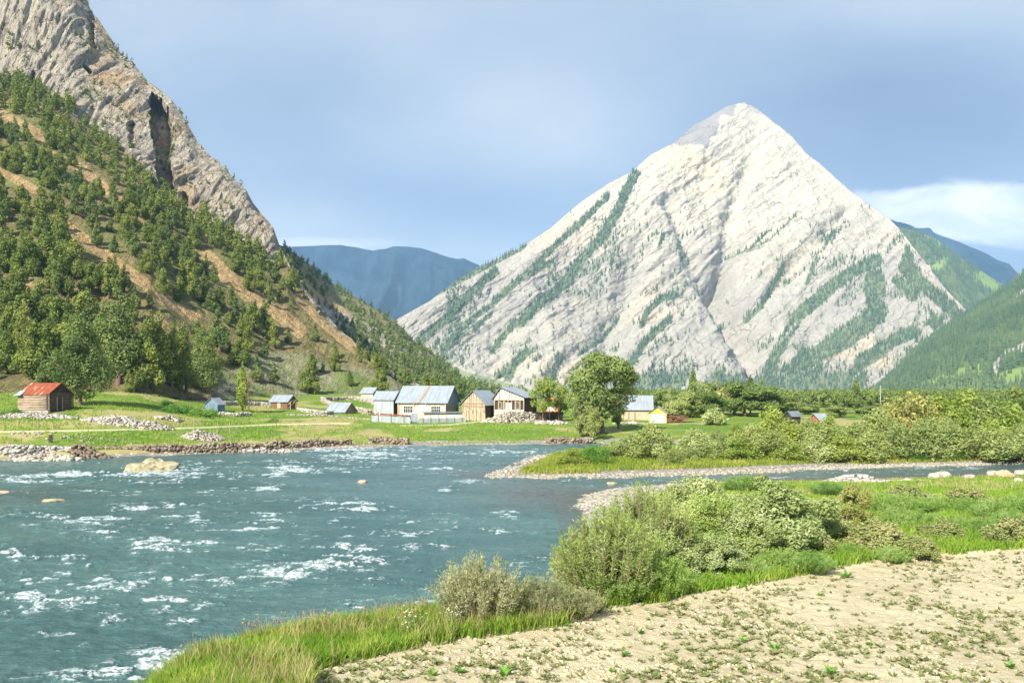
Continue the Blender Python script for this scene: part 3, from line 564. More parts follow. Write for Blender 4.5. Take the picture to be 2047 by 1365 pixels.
cs = g.scaled(g.n('ShaderNodeVectorRotate', {'Vector': p, 'Angle': R(38)}, rotation_type='Y_AXIS').outputs[0], (.34, .4, 1)); ck = cracks(g, cs, .014, .0, .055); ck2 = cracks(g, cs, .045, .0, .07); rock = g.mix(g.m('MULTIPLY', g.m('MAXIMUM', g.m('MULTIPLY', ck, .26), g.m('MULTIPLY', ck2, .26)), g.step(n2, .35, .6)), rock, (0.22, 0.215, 0.20))
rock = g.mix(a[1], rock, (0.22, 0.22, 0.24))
veg = g.mix(n2, (0.10, 0.15, 0.08), (0.19, 0.24, 0.12)); fan = g.mix(n2, (0.18, 0.25, 0.10), (0.32, 0.34, 0.20))
c = g.mix(g.m('MULTIPLY', g.step(g.m('ADD', a[0], g.m('MULTIPLY', g.m('SUBTRACT', n2, .5), 1.3)), .42, .95), .85), rock, veg); c = g.mix(g.step(a[2], .4, .9), c, fan)
finish(g, c, .95, g.m('ADD', g.m('MULTIPLY', s1, 1.0), g.m('ADD', g.m('SUBTRACT', g.m('MULTIPLY', s2, .4), g.m('MULTIPLY', ck, .5)), g.m('MULTIPLY', n5, .8))), .8, 8.0, .05)
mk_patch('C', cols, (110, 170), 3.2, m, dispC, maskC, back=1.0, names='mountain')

# --- wooded shoulder right of the pyramid
rD = [(1700, 470), (1780, 452), (1830, 462), (1870, 480), (1905, 506), (1940, 530), (1975, 552), (2000, 568), (2030, 600), (2100, 650), (2200, 690)]
cols = [(x, [(800, 2100), ((ry + 800) / 2, 2500), (ry, 3000)]) for x, ry in rD]
def dispD(X, Y, Z, T, U, V):
    k = sstep(T, 0, .4) * (1 - .7 * sstep(T, 1.7, 2)); return 0 * X, -(ridged(X * .004, Z * .002, 3, 4) - .5) * 120 * k, (fbm(X * .01, Y * .01, 2, 4) - .5) * 40 * k
BARE_D = [(14, [(1960, 552), (1990, 570)]), (5, [(1842, 462), (1880, 488)]), (8, [(1890, 520), (1870, 535)]), (5, [(1870, 600), (1910, 630), (1940, 645)])]
maskD = lambda X, Y, Z, T, U, V: np.stack([1 - .9 * strokes(U, V, BARE_D), 0 * T, .9 * strokes(U, V, BARE_D)], -1)
m, g = new_mat('wooded_ground'); p = geo_pos(g); a = attr(g); n2 = g.noise(p, .03, 6, .7)
grass = g.mix(g.noise(p, .008, 4), (0.17, 0.27, 0.07), (0.26, 0.33, 0.12)); under = g.mix(n2, (0.08, 0.12, 0.06), (0.16, 0.20, 0.09))
rk = g.mix(g.step(g.noise(g.scaled(p, (1, 1, .4)), .05, 7, .7, .5), .4, .6), (0.26, 0.24, 0.22), (0.50, 0.46, 0.42))
c = g.mix(a[2], under, grass); c = g.mix(a[1], c, rk); finish(g, c, .95, n2, .6, 6.0, .05)
mk_patch('D', cols, (40, 60), 5.0, m, dispD, maskD, back=1.0, names='mountain')

# --- right slope
rE = [(1690, 812), (1740, 795), (1775, 765), (1800, 740), (1820, 712), (1860, 678), (1900, 650), (1950, 618), (1990, 590), (2020, 567), (2047, 546), (2150, 470), (2450, 250), (2800, 60)]
cols = [(x, [(806, 600 + max(0, (1900 - x)) * .8), (ry + (806 - ry) * .62, 900), (ry, 1500)]) for x, ry in rE]
def dispE(X, Y, Z, T, U, V):
    k = sstep(T, 0, .3) * (1 - .7 * sstep(T, 1.7, 2)); return 0 * X, -(ridged(X * .008, Z * .004, 3, 4) - .5) * 60 * k, (fbm(X * .02, Y * .02, 2, 4) - .5) * 16 * k
BARE_E = [(15, [(1850, 778), (1900, 755), (1960, 738)]), (14, [(1985, 770), (2015, 752), (2060, 742)]), (9, [(1800, 796), (1860, 778)])]
ROCK_E = [(10, [(1985, 742), (2010, 712), (2050, 692)]), (4, [(1945, 765), (1968, 750)]), (4, [(2030, 592), (2050, 580)])]
maskE = lambda X, Y, Z, T, U, V: np.stack([0 * T, strokes(U, V, ROCK_E), strokes(U, V, BARE_E)], -1)
mk_patch('E', cols, (60, 90), 4.0, m, dispE, maskE, names='mountain')

# --- far blue ranges
def blue(name, ridge, d0, d1, b):
    cols = [(x, [(b, d0), ((b + y) / 2 + 10, (d0 + d1) / 2), (y, d1)]) for x, y in ridge]
    def dp(X, Y, Z, T, U, V):
        k = sstep(T, 0, .3) * (1 - .85 * sstep(T, 1.7, 2)); return 0 * X, -(ridged(X * .0016 + fbm(X * .001, Z * .001), Z * .0004, 3, 5) - .5) * 1300 * k, (fbm(X * .003, Y * .003, 2, 5) - .5) * 90 * k
    mk_patch(name, cols, (40, 80), 4.0, MATS['far_range'], dp, lambda X, Y, Z, T, U, V: np.stack([T * 0] * 3, -1), back=.8, names='mountain')
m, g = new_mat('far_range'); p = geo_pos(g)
finish(g, g.mix(g.step(g.noise(p, .0015, 7, .65), .4, .62), (0.003, 0.012, 0.030), (0.024, 0.046, 0.066)), .95, g.noise(p, .004, 6), .5, 40, .0)  # haze blue and the light and dark of folds are put into the colour
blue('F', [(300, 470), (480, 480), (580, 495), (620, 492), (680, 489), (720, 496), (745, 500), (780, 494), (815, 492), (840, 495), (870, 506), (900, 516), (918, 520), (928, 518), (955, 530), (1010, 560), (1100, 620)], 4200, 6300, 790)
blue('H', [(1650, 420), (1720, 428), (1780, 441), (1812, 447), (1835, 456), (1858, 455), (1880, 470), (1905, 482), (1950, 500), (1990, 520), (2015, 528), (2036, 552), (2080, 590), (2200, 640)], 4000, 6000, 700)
# ================================================================ plants
LM_JUN = leafmat('juniper_needles', (0.105, 0.15, 0.036), (0.225, 0.285, 0.068), (0.31, 0.36, 0.09), .25, .18)
LM_JUNB = leafmat('juniper_needles_cool', (0.09, 0.14, 0.045), (0.19, 0.26, 0.082), (0.265, 0.325, 0.105), .25, .18)
LM_WIL = leafmat('willow_leaves', (0.20, 0.26, 0.075), (0.33, 0.40, 0.13), (0.43, 0.49, 0.19), .45, .3)
LM_BRIGHT = leafmat('bright_leaves', (0.20, 0.27, 0.05), (0.33, 0.42, 0.08), (0.44, 0.50, 0.13), .5, .32)
LM_OCHRE = leafmat('ochre_leaves', (0.25, 0.26, 0.08), (0.40, 0.42, 0.13), (0.50, 0.49, 0.18), .5, .3)
LM_DARK = leafmat('poplar_leaves', (0.11, 0.17, 0.05), (0.20, 0.28, 0.08), (0.27, 0.35, 0.11), .4, .28)
LM_SILV = leafmat('silver_leaves', (0.24, 0.31, 0.10), (0.40, 0.48, 0.18), (0.53, 0.59, 0.29), .8, .28)
LM_FGW = leafmat('narrow_willow_leaves', (0.24, 0.33, 0.08), (0.40, 0.50, 0.14), (0.52, 0.60, 0.22), 1.2, .3)
LM_GREEN = leafmat('herb_leaves', (0.07, 0.18, 0.03), (0.16, 0.36, 0.06), (0.26, 0.46, 0.10), 1.2, .35)
LM_GRASS = leafmat('grass_blades', (0.12, 0.24, 0.03), (0.26, 0.42, 0.05), (0.40, 0.50, 0.10), .9, .35, objvar=0)
LM_DRYG = leafmat('dry_grass_blades', (0.30, 0.26, 0.10), (0.48, 0.42, 0.20), (0.60, 0.50, 0.28), .9, .3, objvar=0)
LM_FAR = leafmat('far_needles', (0.060, 0.105, 0.065), (0.10, 0.155, 0.085), (0.14, 0.20, 0.10), .02, .1, objvar=0)
LM_RUST = leafmat('reddish_twigs', (0.20, 0.13, 0.07), (0.34, 0.22, 0.12), (0.40, 0.28, 0.15), .9, .2)
BARK = plain('bark', (0.20, 0.15, 0.105), .3, 3, .95, stretch=(3, 3, .5))
BARK_L = plain('pale_bark', (0.42, 0.36, 0.28), .3, 3, .95, stretch=(3, 3, .5))
TWIG = plain('twigs', (0.30, 0.24, 0.17), .3, 3, .95)

def jun_blobs(rs, h, fat=.24, lo=.14, n=30, round_=.75):
    out = []
    for i in range(n):
        t = lo + (1 - lo) * (i + rs.rand() * .6) / n; R_ = h * fat * min(1, (t - lo) / .12 + .45) * (1.02 - t) ** round_ * 1.15
        a = rs.rand() * 6.283; o = R_ * (.3 + .75 * rs.rand()); r = R_ * (.26 + .30 * rs.rand()) + h * .016
        out.append((math.cos(a) * o, math.sin(a) * o, t * h, r, r, r * (1.0 + .5 * rs.rand())))
    return out
def tree_mesh(name, crown, lm, trunk, bark):
    """an Empty with a crown and a trunk below it"""
    root = empty(name, (0, 0, 0)); c = mesh_obj('crown', crown[0], crown[1], lm, root); t = mesh_obj('trunk', trunk[0], trunk[1], bark, root, smooth=True); return root
def limbs(rs, h, r0, n=5, top=.85, spread=.25, lo=.2, bend=.04, sides=6):
    pts = [Vector((0, 0, -.4))] + [Vector((rs.randn() * bend * h * k, rs.randn() * bend * h * k, h * top * k)) for k in (.12, .3, .5, .75, 1)]
    parts = [np_tube(pts, [r0 * 1.35, r0, r0 * .8, r0 * .6, r0 * .35, r0 * .1], sides)]
    for i in range(n):
        t = lo + (.8 - lo) * i / max(1, n - 1); k = min(4, int(t * 5)); p = pts[1 + k] if t > .12 else pts[1]; a = rs.rand() * 6.28; L = h * spread * (1.2 - t)
        q = p + Vector((math.cos(a) * L * .5, math.sin(a) * L * .5, L * .35)); e = p + Vector((math.cos(a) * L, math.sin(a) * L, L * .9))
        parts.append(np_tube([p, q, e], [r0 * .45, r0 * .28, r0 * .08], 4))
    return merge(parts)
def juniper(seed, h=9.0, fat=.24, lm=None, size=.21, dens=15, lo=.14, ball=.75):
    rs = np.random.RandomState(seed); cr = blob_leaves(jun_blobs(rs, h, fat, lo, 34, ball), dens, size, rs, .55, .55, .3, .6)
    return tree_mesh('juniper_tree', cr, lm or LM_JUN, limbs(rs, h, h * .024, 5), BARK)
def round_tree(name, seed, h, w, lm, lo=.25, dens=9, size=.24, nb=38, bark=BARK, asp=.45, trunks=1):
    rs = np.random.RandomState(seed); bl = []
    lob = unit(rs.randn(max(5, nb // 6), 3) * [1, 1, .8])
    for i in range(nb):
        d = unit(lob[rs.randint(len(lob))] + rs.randn(3) * .28); k = .25 + .85 * rs.rand() ** .5; z = lo + (1 - lo) * .52 + d[2] * (1 - lo) * .42 * k
        wz = 1 - .35 * abs(z - .55) * 1.6
        r = w * .5 * (.15 + .19 * rs.rand()); bl.append((d[0] * w * .36 * k * wz, d[1] * w * .36 * k * wz, z * h, r, r, r * .85))
    cr = blob_leaves(bl, dens, size, rs, asp, .6, .25, .55); tr = limbs(rs, h, h * .028, 8, .8, .38, .12, .05)
    return tree_mesh(name, cr, lm, tr, bark)
def poplar(seed, h, w, lm, dens=13, size=.22):
    rs = np.random.RandomState(seed); bl = []
    for i in range(30):
        t = (i + rs.rand()) / 30; R_ = w * .5 * math.sin(min(1, .12 + t * .95) * math.pi) ** .5; a = rs.rand() * 6.28; r = max(.25, R_ * .55); bl.append((math.cos(a) * R_ * .45, math.sin(a) * R_ * .45, h * (.14 + .86 * t), r, r, r * 1.9))
    return tree_mesh('poplar_tree', blob_leaves(bl, dens, size, rs, .5, .5, .4, .55), lm, limbs(rs, h, h * .015, 5, .9, .1), BARK)
def shrub(name, seed, h, w, lm, dens=16, size=.16, asp=.35, nb=34, stems=10, stemmat=None, up=.35):
    """several stems from the ground, a domed crown of leaf clumps down to the grass"""
    rs = np.random.RandomState(seed); bl = []
    for i in range(nb):
        a = rs.rand() * 6.28; k = rs.rand() ** .55; z = (1 - .75 * k * k) * (.25 + .72 * rs.rand() ** .6); r = w * (.10 + .075 * rs.rand())
        bl.append((math.cos(a) * k * w * .42, math.sin(a) * k * w * .42, z * h * .93, r, r, r * 1.15 * min(1.6, h / w + .3)))
    cr = blob_leaves(bl, dens, size, rs, asp, .7, up, .35); parts = []
    for i in range(stems):
        b = bl[rs.randint(nb)]; e = Vector(b[:3]); parts.append(np_tube([Vector((e.x * .15, e.y * .15, -.15)), Vector((e.x * .5, e.y * .5, e.z * .55)), e], [h * .014, h * .010, h * .004], 4))
    root = empty(name, (0, 0, 0)); mesh_obj('crown', cr[0], cr[1], lm, root); s_ = merge(parts); mesh_obj('stems', s_[0], s_[1], stemmat or TWIG, root); return root
def put(proto, loc, s=1.0, rz=0.0, sz=None, label=None, cat='tree', group=None, first=set()):
    """the first use moves the proto itself, later uses copy it with its parts"""
    o = proto if proto.name not in first else copy_tree(proto)
    first.add(proto.name); first.add(o.name)
    o.location = loc; o.scale = (s, s, sz or s); o.rotation_euler = (0, 0, rz); return tag(o, label, cat, group)
def many(V, Q, locs, sc_, rz, szs=None):
    """vectorised merged copies of one template"""
    n = len(locs); c, s = np.cos(rz)[:, None], np.sin(rz)[:, None]; sc_ = np.asarray(sc_)[:, None]; szs = sc_ if szs is None else np.asarray(szs)[:, None]
    x = (V[None, :, 0] * c - V[None, :, 1] * s) * sc_ + locs[:, 0:1]; y = (V[None, :, 0] * s + V[None, :, 1] * c) * sc_ + locs[:, 1:2]; z = V[None, :, 2] * szs + locs[:, 2:3]
    return np.stack([x, y, z], -1).reshape(-1, 3), (Q[None] + (np.arange(n) * len(V))[:, None, None]).reshape(-1, Q.shape[1])
def conifer_tpl(seed):
    rs = np.random.RandomState(seed); V, T = [], []
    for k in range(4):
        z0 = .06 + .22 * k; r = .19 * (1 - .2 * k); b = len(V)
        for i in range(6): a = i * 1.047 + rs.rand() * .5; rr = r * (.65 + .6 * rs.rand()); V.append((math.cos(a) * rr, math.sin(a) * rr, z0 - .04 * rs.rand()))
        V.append((rs.randn() * .01, rs.randn() * .01, min(1, z0 + .36)))
        T += [(b + i, b + (i + 1) % 6, b + 6) for i in range(6)]
    return np.array(V), np.array(T)
def pick(name, n, weight, rs, mind=None):
    """random vertices of a mountain patch, weighted by mask x surface area"""
    q = PATCH[name]; P = q['P']; du = np.linalg.norm(np.diff(P, axis=0)[:, :-1], axis=-1); dv = np.linalg.norm(np.diff(P, axis=1)[:-1], axis=-1)
    w_ = np.clip(weight(q), 0, None)[:-1, :-1] * du * dv; w_ = w_.ravel() / w_.sum(); idx = rs.choice(len(w_), n, p=w_)
    nv = P.shape[1] - 1; i, j = idx // nv, idx % nv; fu, fv = rs.rand(n, 1), rs.rand(n, 1)
    L = P[i, j] * (1 - fu) * (1 - fv) + P[i + 1, j] * fu * (1 - fv) + P[i, j + 1] * (1 - fu) * fv + P[i + 1, j + 1] * fu * fv
    if mind:
        keep = []; cell = {}
        for k in range(n):
            c = (int(L[k, 0] // mind), int(L[k, 1] // mind), int(L[k, 2] // mind)); ok = True
            for a in (-1, 0, 1):
                for b in (-1, 0, 1):
                    for e in (-1, 0, 1):
                        for o in cell.get((c[0] + a, c[1] + b, c[2] + e), ()):
                            if np.linalg.norm(L[k] - L[o]) < mind: ok = False; break
            if ok: keep.append(k); cell.setdefault(c, []).append(k)
        L = L[keep]
    return L
def spot(name, px, py):
    """the point of a mountain patch seen at a pixel"""
    q = PATCH[name]; d = (q['U'] - px) ** 2 + (q['V'] - py) ** 2 + q['T'] * 3; k = np.unravel_index(np.argmin(d), d.shape); return q['P'][k]

# ---- far conifers: woods that read as one mass
def wood(name, patches, label, seed):
    rs = np.random.RandomState(seed); Vs, Qs, b = [], [], 0
    for pn, n, wf, h in patches:
        L = pick(pn, n, wf, rs)
        for k in range(3):
            tV, tQ = conifer_tpl(seed * 10 + k); l = L[k::3].copy(); hh = h * (.5 + .8 * rs.rand(len(l))); l[:, 2] -= .03 * h
            V, Q = many(tV, tQ, l, hh * (.6 + .4 * rs.rand(len(l))), rs.rand(len(l)) * 6.28, hh); Vs.append(V); Qs.append(Q + b); b += len(V)
    o = mesh_obj(name, np.concatenate(Vs), np.concatenate(Qs), LM_FAR); return tag(o, label, 'forest', None, 'stuff')
wood('conifer_forest', [('C', 11000, lambda q: np.clip(q['M'][..., 0] * 1.3 - .25, 0, 1) ** 1.3 + .006 * (q['V'] > 400), 12.0)], 'dark conifers growing in diagonal bands on the pale pyramid mountain', 1)
wood('conifer_forest', [('D', 2600, lambda q: q['M'][..., 0] * (q['V'] < 680) * (q['U'] > 1780), 19.0)], 'conifer wood covering the shoulder right of the pyramid mountain', 2)
wood('conifer_forest', [('E', 11000, lambda q: (1 - q['M'][..., 2] * .93) * (1 - q['M'][..., 1] * .9) * (q['U'] < 2200) * (q['U'] > 1700) * (.35 + sstep(fbm(q['P'][..., 0] * .02, q['P'][..., 2] * .03, 1), .38, .5)), 12.0)], 'dense conifer wood covering the hillside at the right edge', 3)

# ---- junipers of the left slope
def jun_low(seed, n=14, dens=3, size=.5):
    rs = np.random.RandomState(seed); return blob_leaves(jun_blobs(rs, 9, .25, .06, n), dens, size, rs, .6, .5, .3, .6)
rs = np.random.RandomState(11)
def wA(q):
    s_ = 1 - .97 * np.clip(q['M'][..., 1] * 1.2, 0, 1); on = (q['T'] > .10) * (q['T'] < 2.02) * (q['U'] > -340) * (q['U'] < 830); lowh = 1 - .93 * q['M'][..., 2]
    cl = .18 + .9 * sstep(fbm(q['P'][..., 0] * .03, q['P'][..., 2] * .03, 5), .38, .52)
    return s_ * on * lowh * cl * (q['P'][..., 1] / 250.) ** -.5
LA = pick('A', 2400, wA, rs, 4.5)
LA = LA[np.argsort(LA[:, 1])]
JUN = [juniper(100 + i, 9, (.24, .28, .23, .30, .21, .26)[i], (LM_JUN, LM_JUN, LM_JUNB, LM_JUN, LM_JUN, LM_JUNB)[i], ball=(.9, .6, 1.0, .6, .85, .95)[i]) for i in range(6)]
def zone(px, py):
    a = 'high' if py < 480 else 'halfway up' if py < 620 else 'low'
    b = 'above the rusty cabin' if px < 130 else 'right of cabin tree' if px < 220 else 'above the rock outcrop' if px < 320 else 'under the cleft' if px < 410 else 'by the wide scree' if px < 520 else 'under the cliff end' if px < 620 else 'above the blue roofs'
    L1 = np.interp(px, [0, 105, 246], [225, 310, 405]) if px < 250 else -1; L2 = np.interp(px, [0, 100, 251, 387], [370, 428, 539, 632]) if px < 390 else np.interp(px, [390, 458, 600], [500, 555, 662])
    return a + ' ' + b + (' over top scree' if py < L1 else ' over long scree' if py < L2 else ' below the scree')
GRP = 'junipers and pines covering the left mountain slope'
# trees one can pick out: pixel of the foot, height in pixels, width factor, label
NAMED = [(48, 742, 135, 1.25, 'bushy juniper with a bare trunk above and left of the log cabin'), (14, 748, 84, 1.0, 'small dense juniper at the left edge above the cabin'), (84, 776, 70, .9, 'young juniper just behind the left end of the cabin roof'), (112, 772, 78, .8, 'young juniper rising behind the ridge of the cabin roof'),
         (236, 770, 200, 1.15, 'tall juniper with two bare trunks left of the big rock outcrop'), (205, 752, 150, 1.2, 'broad juniper between the cabin tree and the twin trunk juniper'), (258, 786, 52, 1.0, 'small round juniper at the left foot of the rock outcrop'), (277, 782, 46, .9, 'small round juniper in front of the rock outcrop'),
         (344, 770, 130, 1.0, 'juniper with a reddish dead side right of the rock outcrop'), (372, 786, 120, 1.0, 'dense juniper at the bottom corner of the wood by the grey scrub'), (404, 782, 138, 1.0, 'rightmost tall juniper at the bottom edge of the wood'), (438, 700, 90, 1.1, 'juniper at the upper edge of the pale hillside'), (318, 770, 150, 1.1, 'tall juniper directly above the rock outcrop'),
         (478, 732, 60, 1.2, 'juniper with a bare lower trunk on the shaded hillside edge'), (547, 768, 46, 1.1, 'small tree with a pale trunk on the hillside above the brown hut'), (620, 785, 54, 1.35, 'round lone juniper on the meadow above the blue roofed hut'), (645, 742, 26, 1.1, 'small juniper on the pale hillside'), (530, 715, 44, .9, 'narrow juniper near the top of the pale hill'),
         (700, 770, 34, 1.1, 'low juniper on the right side of the pale hill'), (760, 782, 50, 1.3, 'broad juniper directly behind the small grey hut'), (815, 792, 56, 1.3, 'round juniper behind the main house roof'), (855, 796, 50, 1.2, 'yellow green juniper behind the main house ridge'), (900, 800, 54, 1.2, 'juniper behind the right gable of the main house'), (935, 800, 46, 1.1, 'dark juniper between the main house and the barn')]
JBIG = [juniper(120 + i, 16, (.19, .22, .18)[i], (LM_JUN, LM_JUNB, LM_JUN)[i], .20, 10, .14, (.8, .7, .9)[i]) for i in range(3)]
k = 0
for px, py, hp, wf, lab in NAMED:
    p = spot('A', px, py); h = hp / F * p[1]; big = hp > 100; h0 = 16 if big else 9; put(JBIG[k % 3] if big else JUN[k % 6], Vector(p) - Vector((0, 0, .2)), h / h0 * wf, rs.rand() * 6.28, h / h0, lab, 'juniper', GRP); k += 1
cabp = on_far(160, 138); put(juniper(131, 16, .24, LM_JUNB, .20, 11, .15, .55), cabp, 14.5 / 16 * 1.1, 1.0, 14.8 / 16, 'big juniper with a pale bare trunk right beside the log cabin', 'juniper', GRP)
n_ind = 0; rest = []
for i, p in enumerate(LA):
    px = CX + F * p[0] / p[1]; py = HY - F * p[2] / p[1]
    if float(strokes(np.array([px]), np.array([py - 16]), SCREE)[0]) > .25 and rs.rand() < .96: continue
    if any(abs(px - a) < 13 and abs(py - b) < 16 for a, b, *_ in NAMED): continue
    h = (7.0 + 3.4 * rs.rand()) * (1.15 if px < 220 else 1) * (.8 if py < 420 else 1) * (.72 if px > 560 else 1); 
    if rs.rand() < .18: h *= .55
    if n_ind < 264 and px > -20:
        z_ = zone(px, py); kk = rs.randint(6); wd = .9 + .35 * rs.rand()
        lab = ('small ' if h < 6.5 else 'tall ' if h > 10 else '') + ('narrow ' if kk in (0, 4) else 'broad ' if wd > 1.12 else '') + ('blue green' if kk in (2, 5) else 'yellow green') + ' juniper ' + z_
        o = put(JUN[kk], Vector(p) - Vector((0, 0, .3)), h / 9 * wd, rs.rand() * 6.28, h / 9, lab, 'juniper', 'junipers ' + z_); n_ind += 1
    else: rest.append((*p, h))
rest = np.array(rest)
def mass(name, arr, lm, label, seed, tpl):
    r = np.random.RandomState(seed); parts = []
    for k in range(len(tpl)):
        a = arr[k::len(tpl)]; l = a[:, :3].copy(); l[:, 2] -= .3; s_ = a[:, 3] / 9; parts.append(many(*tpl[k], l, s_ * (.9 + .4 * r.rand(len(a))), r.rand(len(a)) * 6.28, s_))
    V, Q = merge(parts); return tag(mesh_obj(name, V, Q, lm), label, 'trees', None, 'stuff')
mass('juniper_wood', rest, LM_JUN, 'mass of small junipers high on the left slope up to the cliff foot', 5, [jun_low(200 + i, 20, 5.5, .34) for i in range(4)])
LB = pick('B', 2300, lambda q: (1 - .95 * q['M'][..., 1]) * (.12 + sstep(q['T'], 1.75, 1.0)) * (q['T'] > .03) * (q['U'] > 560) * (q['U'] < 1080), rs, 5.0)
mass('juniper_wood', np.concatenate([LB, 5 + 4.5 * rs.rand(len(LB), 1)], 1), LM_JUNB, 'mass of small junipers on the far slope descending behind the houses', 6, [jun_low(210 + i, 10, 2.6, .55) for i in range(3)])
def wcl(q):
    v = fbm(q['P'][..., 0] * .05, q['P'][..., 2] * .05, 3, 3); return (q['T'] > 2.03) * (sstep(v, .55, .62) * (q['T'] < 2.97) * .25 + (q['T'] > 2.93) * .8 * sstep(v, .4, .55)) * (q['U'] > -20)
LC = pick('A', 420, wcl, rs, 3.0)
mass('cliff_bush', np.concatenate([LC, 2.2 + 3 * rs.rand(len(LC), 1)], 1), LM_JUN, 'small dark bushes clinging to the cliff ledges and crest', 7, [jun_low(220 + i, 8, 2.5, .6) for i in range(2)])

# ---- trees by the village
P1 = poplar(1, 9.5, 3.0, LM_BRIGHT); put(P1, on_far(485, 172), .95, 0, 1.0, 'slender yellow green poplar in leaf beside the bare reddish tree', 'poplar')
t = empty('bare_tree', on_far(497, 170)); r5 = np.random.RandomState(5)
tr = limbs(r5, 8.2, .12, 14, .95, .26, .15, .03); mesh_obj('trunk', tr[0], tr[1], BARK, t); cr = blob_leaves([(r5.randn() * .9, r5.randn() * .9, 3 + 4.5 * r5.rand(), .8, .8, 1.0) for i in range(20)], 2.2, .12, r5, .3, .8, .2, .2); mesh_obj('twigs', cr[0], cr[1], LM_RUST, t); tag(t, 'thin tree with bare reddish twigs on the meadow', 'bare tree')
BW = round_tree('willow_tree', 21, 13.2, 12.4, LM_WIL, .14, 11, .24, 70); put(BW, on_far(1204, 144), 1.16, 0.3, 1.02, 'largest round willow with a forked dark trunk in front of the village', 'willow')
BW2 = round_tree('willow_tree', 22, 9.0, 6.4, LM_BRIGHT, .18, 12, .21, 44)
put(BW2, on_far(1086, 163), 1.0, 0, 1.05, 'leafy willow hiding the right end of the timber house', 'willow'); put(BW2, on_far(1120, 168), .78, 2, .88, 'dark trunked willow in front of the orange shed', 'willow')
BW3 = round_tree('willow_tree', 23, 8.0, 5.6, LM_WIL, .08, 14, .19, 44)
put(BW3, on_far(1160, 139), .80, 0, .92, 'smaller willow standing at the left side of the big willow', 'willow'); put(BW3, on_far(1186, 136), .62, 2, .72, 'low willow with pale thin stems in front of the big willow trunk', 'willow'); put(BW3, on_far(1236, 152), .6, 4, .55, 'dark low willow right of the big willow trunk', 'willow')
RT = [round_tree('broadleaf_tree', 31 + i, 9, 9 + i, (LM_WIL, LM_DARK, LM_WIL)[i], .02, 12, .25, 60) for i in range(3)]
CL = 'broadleaf trees of the grove behind the yellow shed'
for i, (px, d, top, sw, lab) in enumerate([(1355, 172, 792, .75, 'open branched willow standing right of the yellow shed'), (1330, 215, 782, .7, 'leftmost pale tree of the grove behind the yellow shed'), (1400, 205, 772, 1.0, 'grey green tree under the narrow poplar top'), (1445, 200, 768, 1.1, 'round tree at the middle of the grove'), (1490, 192, 766, 1.1, 'dense round tree of the grove above the mown meadow'),
        (1530, 188, 775, 1.05, 'dark round tree of the grove below the double poplar'), (1565, 196, 788, .95, 'rightmost rounded tree of the grove'), (1610, 215, 806, .8, 'low tree left of the far red roofed house'), (1590, 240, 806, .8, 'pale tree behind the right end of the grove'), (1680, 200, 806, .7, 'round grey green tree in front of the tall dark poplar'), (1655, 190, 822, .5, 'small grey green tree beside the far red roofed house'), (1735, 215, 812, .7, 'pale round tree right of the tall dark poplar'), (1770, 230, 800, .8, 'brownish green tree behind the pale pole'), (2044, 150, 768, .7, 'dark leafy tree cut by the right edge')]):
    p = on_far(px, d); h = ((HY - top) / F * d - p.z) * (1.10 if 0 < i < 9 else 1); sw *= 1.22; put(RT[(0, 2, 2, 0, 1, 1, 1, 0, 2, 0, 0, 2, 0, 1)[i]], p, sw, i * 1.3, h / 8.9, lab, 'tree', CL if i in range(1, 7) else None)
PO = [poplar(41, 12, 3.2, LM_DARK), poplar(42, 12, 2.6, LM_BRIGHT)]
for i, (px, d, top, sw, lab) in enumerate([(1385, 225, 738, 1.15, 'narrow poplar rising above the left part of the grove'), (1500, 215, 752, 1.5, 'left top of the double poplar rising above the grove'), (1522, 220, 756, 1.1, 'right top of the double poplar rising above the grove'), (1711, 235, 757, 1.35, 'tallest dark poplar right of the far red roofed house'), (1678, 245, 776, 1.1, 'shorter poplar just left of the tallest dark poplar'), (1637, 250, 788, .7, 'small bright poplar top above the far red roofed house'), (1748, 250, 780, .9, 'thin poplar between the tallest dark poplar and the pale pole')]):
    p = on_far(px, d); h = (HY - top) / F * d - p.z; put(PO[0 if i != 5 else 1], p, sw * h / 12 * .9, i, h / 11.8, lab, 'poplar')
LBush = shrub('silver_bush', 51, 3.6, 6, LM_SILV, 14, .18, .45); put(LBush, on_far(1428, 160), .95, 0, .95, 'pale silvery bush in front of the dark grove', 'bush')

rs6 = np.random.RandomState(91); vl = []
for i in range(620):
    d = 300 + 700 * rs6.rand() ** 1.5; px = 1150 + 900 * rs6.rand(); x = X_of(px, d); vl.append((x, d, zf(x, d), 3.4 + 4.2 * rs6.rand()))
mass('valley_wood', np.array(vl), LM_DARK, 'broadleaf wood on the valley floor far behind the village', 8, [(lambda r_: blob_leaves([(r_.randn() * 2.2, r_.randn() * 2.2, 2 + 5 * r_.rand(), 2.2, 2.2, 2.0) for _ in range(14)], 4, .42, r_, .6, .6, .3, .6))(np.random.RandomState(300 + i)) for i in range(3)])

for px, d, top, sw, kk, lab in [(1372, 188, 786, .9, 2, 'front left tree of the grove standing before the narrow poplar'), (1420, 186, 780, 1.0, 1, 'front tree of the grove behind the pale silvery bush'), (1468, 208, 760, 1.2, 1, 'back tree of the grove left of the double poplar'), (1545, 205, 772, 1.1, 0, 'back tree at the right flank of the grove')]:
    p = on_far(px, d); h = (HY - top) / F * d - p.z; put(RT[kk], p, sw, px, h / 8.9, lab, 'tree', CL)
